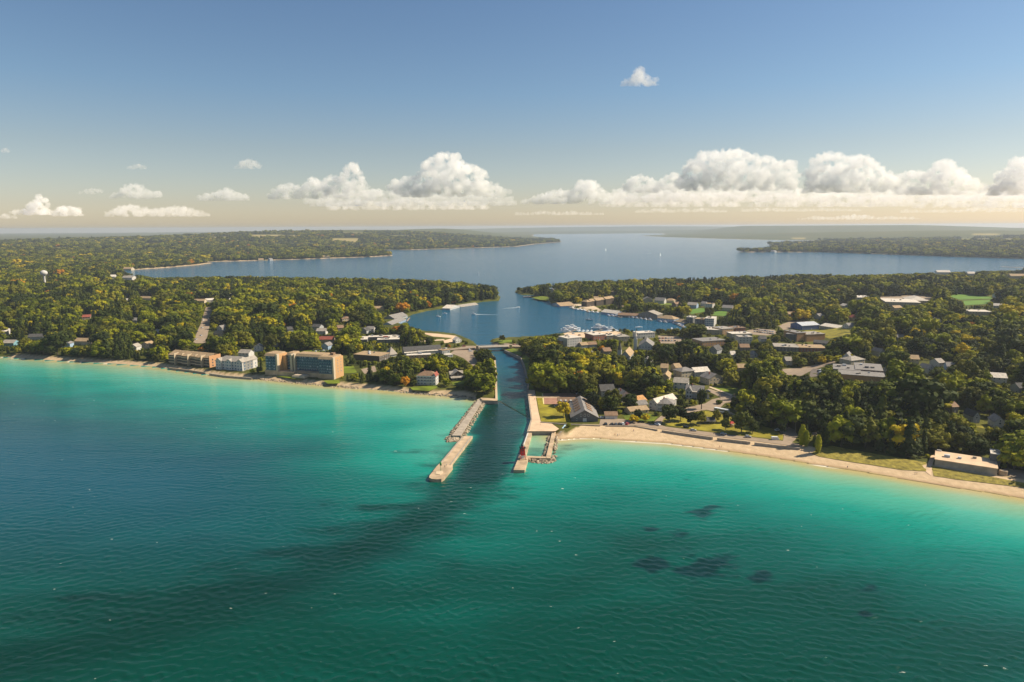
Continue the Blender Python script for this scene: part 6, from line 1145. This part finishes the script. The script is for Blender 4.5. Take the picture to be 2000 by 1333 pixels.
# --- trees that are singled out
def T_(px, py, kind, h, label, wf=1.0, name='tree', cat='tree', group=None):
    g = ground(px, py); FIX.append((g[0], g[1])); return tree(kind, (g[0], g[1], g[2]-.1), h, h*wf, random.random()*6, label, group, name, cat)
FIX = []
for px, py, kd, h, lb, wf in [
 (1100,815,7,13,'yellow-green round tree left of the grey boat hall',1.0),(1157,800,11,15,'tall dark tree between boat hall and garage',.8),(1152,783,0,10,'pale green tree at the back of the boat hall',1.0),(1197,797,3,16,'broad dark tree behind the low garage',1.0),
 (1232,800,11,13,'dark round tree left of the orange-roofed house',1.1),(1246,822,11,9,'small dark tree in front of the low ranch house',.8),(1238,826,7,6,'yellow bush-like tree at the end of the row of parked cars',1.4),(1260,824,7,6,'yellow low tree by the beach road bend',1.4),
 (1307,826,11,14,'dark spreading tree on the park corner above the white car',1.0),(1329,822,11,11,'round dark tree on the park lawn near the shore road',1.0),(1349,830,11,10,'round dark tree by the parked car in the park',1.0),(1367,830,3,11,'olive tree left of the dark picnic shelter',.9),(1400,826,3,10,'loose olive tree right of the picnic shelter',.7),(1417,840,11,9,'dark young tree near the playground',.8),(1418,826,11,9,'dark cone-like tree above the playground',.7),(1448,846,11,16,'large dark spreading tree in the middle of the park',1.0),(1470,846,11,10,'round dark tree on the park lawn right of the large dark tree',1.0),(1486,838,11,10,'round green tree behind the right park lawn',1.0),(1528,848,11,8,'small dark cone-shaped tree on the turning circle',.7),(1370,800,11,17,'tall dark conifer beside the road junction',.5),(1435,802,11,11,'dark egg-shaped tree right of the road junction',.9),(1464,812,11,12,'dark egg-shaped tree above the park drive',.9),(1490,822,11,13,'broad dark tree at the foot of the bluff',1.0),(1512,830,11,12,'dark tree nearest the turning circle at the bluff foot',1.0),
 (1338,796,10,4,'low clipped bush by the corner house lawn',1.4),(1405,790,10,4,'yellowish bush on the road junction island',1.6),
 (1175,690,8,9,'bright orange maple among green trees below the harbour shops',1.0),(1107,748,8,8,'orange maple in the dark slope behind the boat hall',1.0),(1755,842,8,9,'bright orange-red tree in the dark grove by the dunes',1.0),(1838,806,7,13,'bright yellow tree on the wooded right bluff',1.2),(1915,668,8,12,'orange tree in the woods right of the town',1.1),(395,688,8,7,'orange autumn hedge tree behind the brown townhouses',1.3),(428,686,8,8,'orange-yellow tree above the gap between townhouses and inn',1.3),(447,697,7,8,'yellow-leaved tree just behind the white inn',1.2),(1552,622,8,12,'orange tree on the hill above the blue metal hall',1.1),(700,690,7,12,'golden tree right of the big hotel',1.1),(735,645,7,8,'golden tree behind the white-roofed civic centre',1.1),(1605,712,7,9,'bright yellow tree above the dark school left end',1.1),(1635,709,7,8,'bright yellow tree row beside the dark school',1.5),(1655,706,7,8,'bright yellow tree row beside the dark school',1.5),
 (981,668,3,9,'lone small tree on the knob beside the bridge',1.0),(553,640,8,8,'orange tree in woods behind the hotel',1.2),(120,640,8,11,'orange tree in the left woods above the beach houses',1.3),(52,590,8,12,'orange-yellow tree in the left woods below the water tower',1.3)]:
    T_(px, py, kd, h, lb, wf, group='bright yellow trees beside the dark school' if 'tree row' in lb else None)
for px, py, h, lb in [(1566,871,15.5,'tall columnar poplar at the end of the beach seawall'),(1574,873,12,'columnar poplar close to the tallest poplar by the seawall'),(1597,885,13,'slender columnar poplar on the dune grass edge'),(1616,868,15,'columnar poplar behind the dune path'),(1590,874,9,'short columnar poplar between the taller poplars')]: T_(px, py, 9, h, lb, 1.0, 'poplar_tree')
# --- the trees that show largest are things of their own; the rest are one wood
FIXA = np.array(FIX); d = np.min(np.hypot(ALL[:, None, 0]-FIXA[None, :, 0], ALL[:, None, 1]-FIXA[None, :, 1]), 1) if len(ALL) < 2e5 else np.full(len(ALL), 99.)
ALL = ALL[d > 4.0]
q = proj(ALL[:, :3]); rad = np.hypot(ALL[:, 0], ALL[:, 1]); inside = (q[:, 0] > 10) & (q[:, 0] < 1990)
# visible ones: walk from near to far in each narrow column and keep the crowns that rise above those before
size = ALL[:, 3]*ALL[:, 4]/rad**2; size[~inside | (ALL[:, 5] == 10)] = 0
top = proj(ALL[:, :3]+np.stack([0*rad, 0*rad, ALL[:, 3]], -1)); hor = np.full(2000, 1333.0); vis = np.zeros(len(ALL), bool)
for i in np.argsort(rad)[:9000]:
    if not inside[i]: continue
    wpx = ALL[i, 4]*.4/rad[i]*FPX; a0, a1 = int(max(0, q[i, 0]-wpx)), int(min(1999, q[i, 0]+wpx))+1; hh = (q[i, 1]-top[i, 1])
    c = np.mean(hor[a0:a1]-top[i, 1]); vis[i] = c > .30*hh; hor[a0:a1] = np.minimum(hor[a0:a1], top[i, 1]+.12*hh)
size[~vis] = 0
NSOLO = 248; order = np.argsort(-size)[:NSOLO]
KN = {0: 'green broadleaf tree', 1: 'green broadleaf tree', 2: 'green broadleaf tree', 3: 'olive broadleaf tree', 4: 'olive broadleaf tree', 5: 'dark conifer', 6: 'dark conifer', 7: 'yellow-leaved tree', 8: 'orange-leaved tree', 11: 'dark green broadleaf tree'}
def tzone(px, py):
    if px < 330: return 'in the woods along the left beach'
    if px < 500: return 'in the woods around the townhouses and inn'
    if px < 720: return 'in the grounds around the big hotel'
    if px < 1000: return 'in the grove on the left bank of the channel'
    if px < 1180: return 'on the wooded slope along the right bank of the channel'
    if px < 1420: return 'among the houses above the beach park'
    if px < 1640: return 'on the wooded bluff behind the beach park'
    if px < 1830: return 'in the grove above the dunes'
    return 'on the wooded bluff behind the water works'
BL = [(np.array(r.location[:2]), re.split(r' with | under | beside | behind | on the | among | in the | by | at | of | below | above | near | half ', lb)[0]) for lb, (r, w) in BUILT.items()]
cnt = {}
for _, nm in BL: cnt[nm] = cnt.get(nm, 0)+1
BL = [b for b in BL if cnt[b[1]] == 1 and len(b[1].split()) < 7]
for i in order:
    t = ALL[i]; k = int(t[5]); z_ = tzone(*q[i]); ds = [np.hypot(*(t[:2]-b[0])) for b in BL]; b = int(np.argmin(ds))
    sz = ('tall ' if t[3] > 17 else 'low ' if t[3] < 11 else '')+('spreading ' if t[4]/t[3] > 1.25 else 'narrow ' if t[4]/t[3] < 1.0 else '')
    where = f'near the {BL[b][1]}' if ds[b] < 55 else z_
    tree(k, t[:3], t[3], t[4], t[6], f'{sz}{KN[k]} {where}', f'trees {where}', 'conifer_tree' if k in (5, 6) else 'tree')
rest = np.ones(len(ALL), bool); rest[order] = False
kc = bpy.data.collections.new('tree_kinds'); COL.children.link(kc)
# the wood borrows the crowns of trees that stand in the scene
have = {}
for o in list(COL.objects):
    if o.name.startswith('crown') and o.parent is not None and o.data in CROWN: have.setdefault(CROWN.index(o.data), o)
for k in range(len(CROWN)):
    if k not in have: g = ground(1600+k*6, 895); r = tree(k, (g[0], g[1], g[2]), 2.0, 2.0, 0, f'low bushy plant on the dune grass', 'bushes on the dune grass', 'shrub', 'shrub'); have[k] = [c for c in r.children if c.name.startswith('crown')][0]
names = sorted(((o.name, k) for k, o in have.items())); index_of = {k: i for i, (nm, k) in enumerate(names)}
for k, o in have.items(): kc.objects.link(o)
def wood(name, sel, label=None):
    A = ALL[sel]; me = bpy.data.meshes.new(name); me.vertices.add(len(A)); me.vertices.foreach_set('co', A[:, :3].astype(np.float32).ravel())
    sc_ = np.stack([A[:, 4], A[:, 4], A[:, 3]], -1).astype(np.float32); ro = np.stack([0*A[:, 6], 0*A[:, 6], A[:, 6]], -1).astype(np.float32); ki = np.array([index_of[int(k)] for k in A[:, 5]], np.int32)
    me.attributes.new('tscale', 'FLOAT_VECTOR', 'POINT').data.foreach_set('vector', sc_.ravel()); me.attributes.new('trot', 'FLOAT_VECTOR', 'POINT').data.foreach_set('vector', ro.ravel()); me.attributes.new('tkind', 'INT', 'POINT').data.foreach_set('value', ki)
    o = bpy.data.objects.new(name, me); COL.objects.link(o); tag(o, kind='stuff')
    ng = bpy.data.node_groups.new(name, 'GeometryNodeTree'); ng.interface.new_socket('Geometry', in_out='INPUT', socket_type='NodeSocketGeometry'); ng.interface.new_socket('Geometry', in_out='OUTPUT', socket_type='NodeSocketGeometry')
    n, l = ng.nodes, ng.links; gi = n.new('NodeGroupInput'); go = n.new('NodeGroupOutput'); ip = n.new('GeometryNodeInstanceOnPoints'); ci = n.new('GeometryNodeCollectionInfo')
    ci.inputs['Collection'].default_value = kc; ci.inputs['Separate Children'].default_value = True; ci.inputs['Reset Children'].default_value = True
    def na(nm, ty): a = n.new('GeometryNodeInputNamedAttribute'); a.data_type = ty; a.inputs['Name'].default_value = nm; return a.outputs['Attribute']
    mp = n.new('GeometryNodeMeshToPoints'); l.new(gi.outputs[0], mp.inputs[0]); l.new(mp.outputs[0], ip.inputs['Points'])
    l.new(ci.outputs[0], ip.inputs['Instance']); ip.inputs['Pick Instance'].default_value = True
    l.new(na('tkind', 'INT'), ip.inputs['Instance Index']); l.new(na('trot', 'FLOAT_VECTOR'), ip.inputs['Rotation']); l.new(na('tscale', 'FLOAT_VECTOR'), ip.inputs['Scale'])
    ti = n.new('GeometryNodeObjectInfo'); ti.inputs['As Instance'].default_value = True; ti.inputs['Object'].default_value = next(c for c in COL.objects if c.data == TRUNK); ti.transform_space = 'ORIGINAL'
    ip2 = n.new('GeometryNodeInstanceOnPoints'); l.new(mp.outputs[0], ip2.inputs['Points']); l.new(ti.outputs['Geometry'], ip2.inputs['Instance']); l.new(na('tscale', 'FLOAT_VECTOR'), ip2.inputs['Scale'])
    jn = n.new('GeometryNodeJoinGeometry'); l.new(ip.outputs[0], jn.inputs[0]); l.new(ip2.outputs[0], jn.inputs[0]); l.new(jn.outputs[0], go.inputs[0])
    md = o.modifiers.new('wood', 'NODES'); md.node_group = ng; return o
left = ALL[:, 0] < 25
wood('woodland', rest & left & (rad < 2700)); wood('woodland', rest & ~left & (rad < 2700)); wood('far_woodland', rest & (rad >= 2700))
print('wood', time.time()-T0)
# ------------------------------------------------------------------ air
mh = bpy.data.materials.new('air'); mh.use_nodes = True; n, l = mh.node_tree.nodes, mh.node_tree.links
for x in list(n):
    if x.type == 'BSDF_PRINCIPLED': n.remove(x)
pv = n.new('ShaderNodeVolumePrincipled'); pv.inputs['Color'].default_value = (.70, .76, .86, 1); pv.inputs['Density'].default_value = 5.2e-5; pv.inputs['Anisotropy'].default_value = .2
l.new(pv.outputs[0], n['Material Output'].inputs['Volume']); mh.cycles.homogeneous_volume = True
o = MB().box(-29000, 29000, -3000, 29000, -4.5, 168).build('haze', mh); tag(o, kind='stuff')
print('done', time.time()-T0)
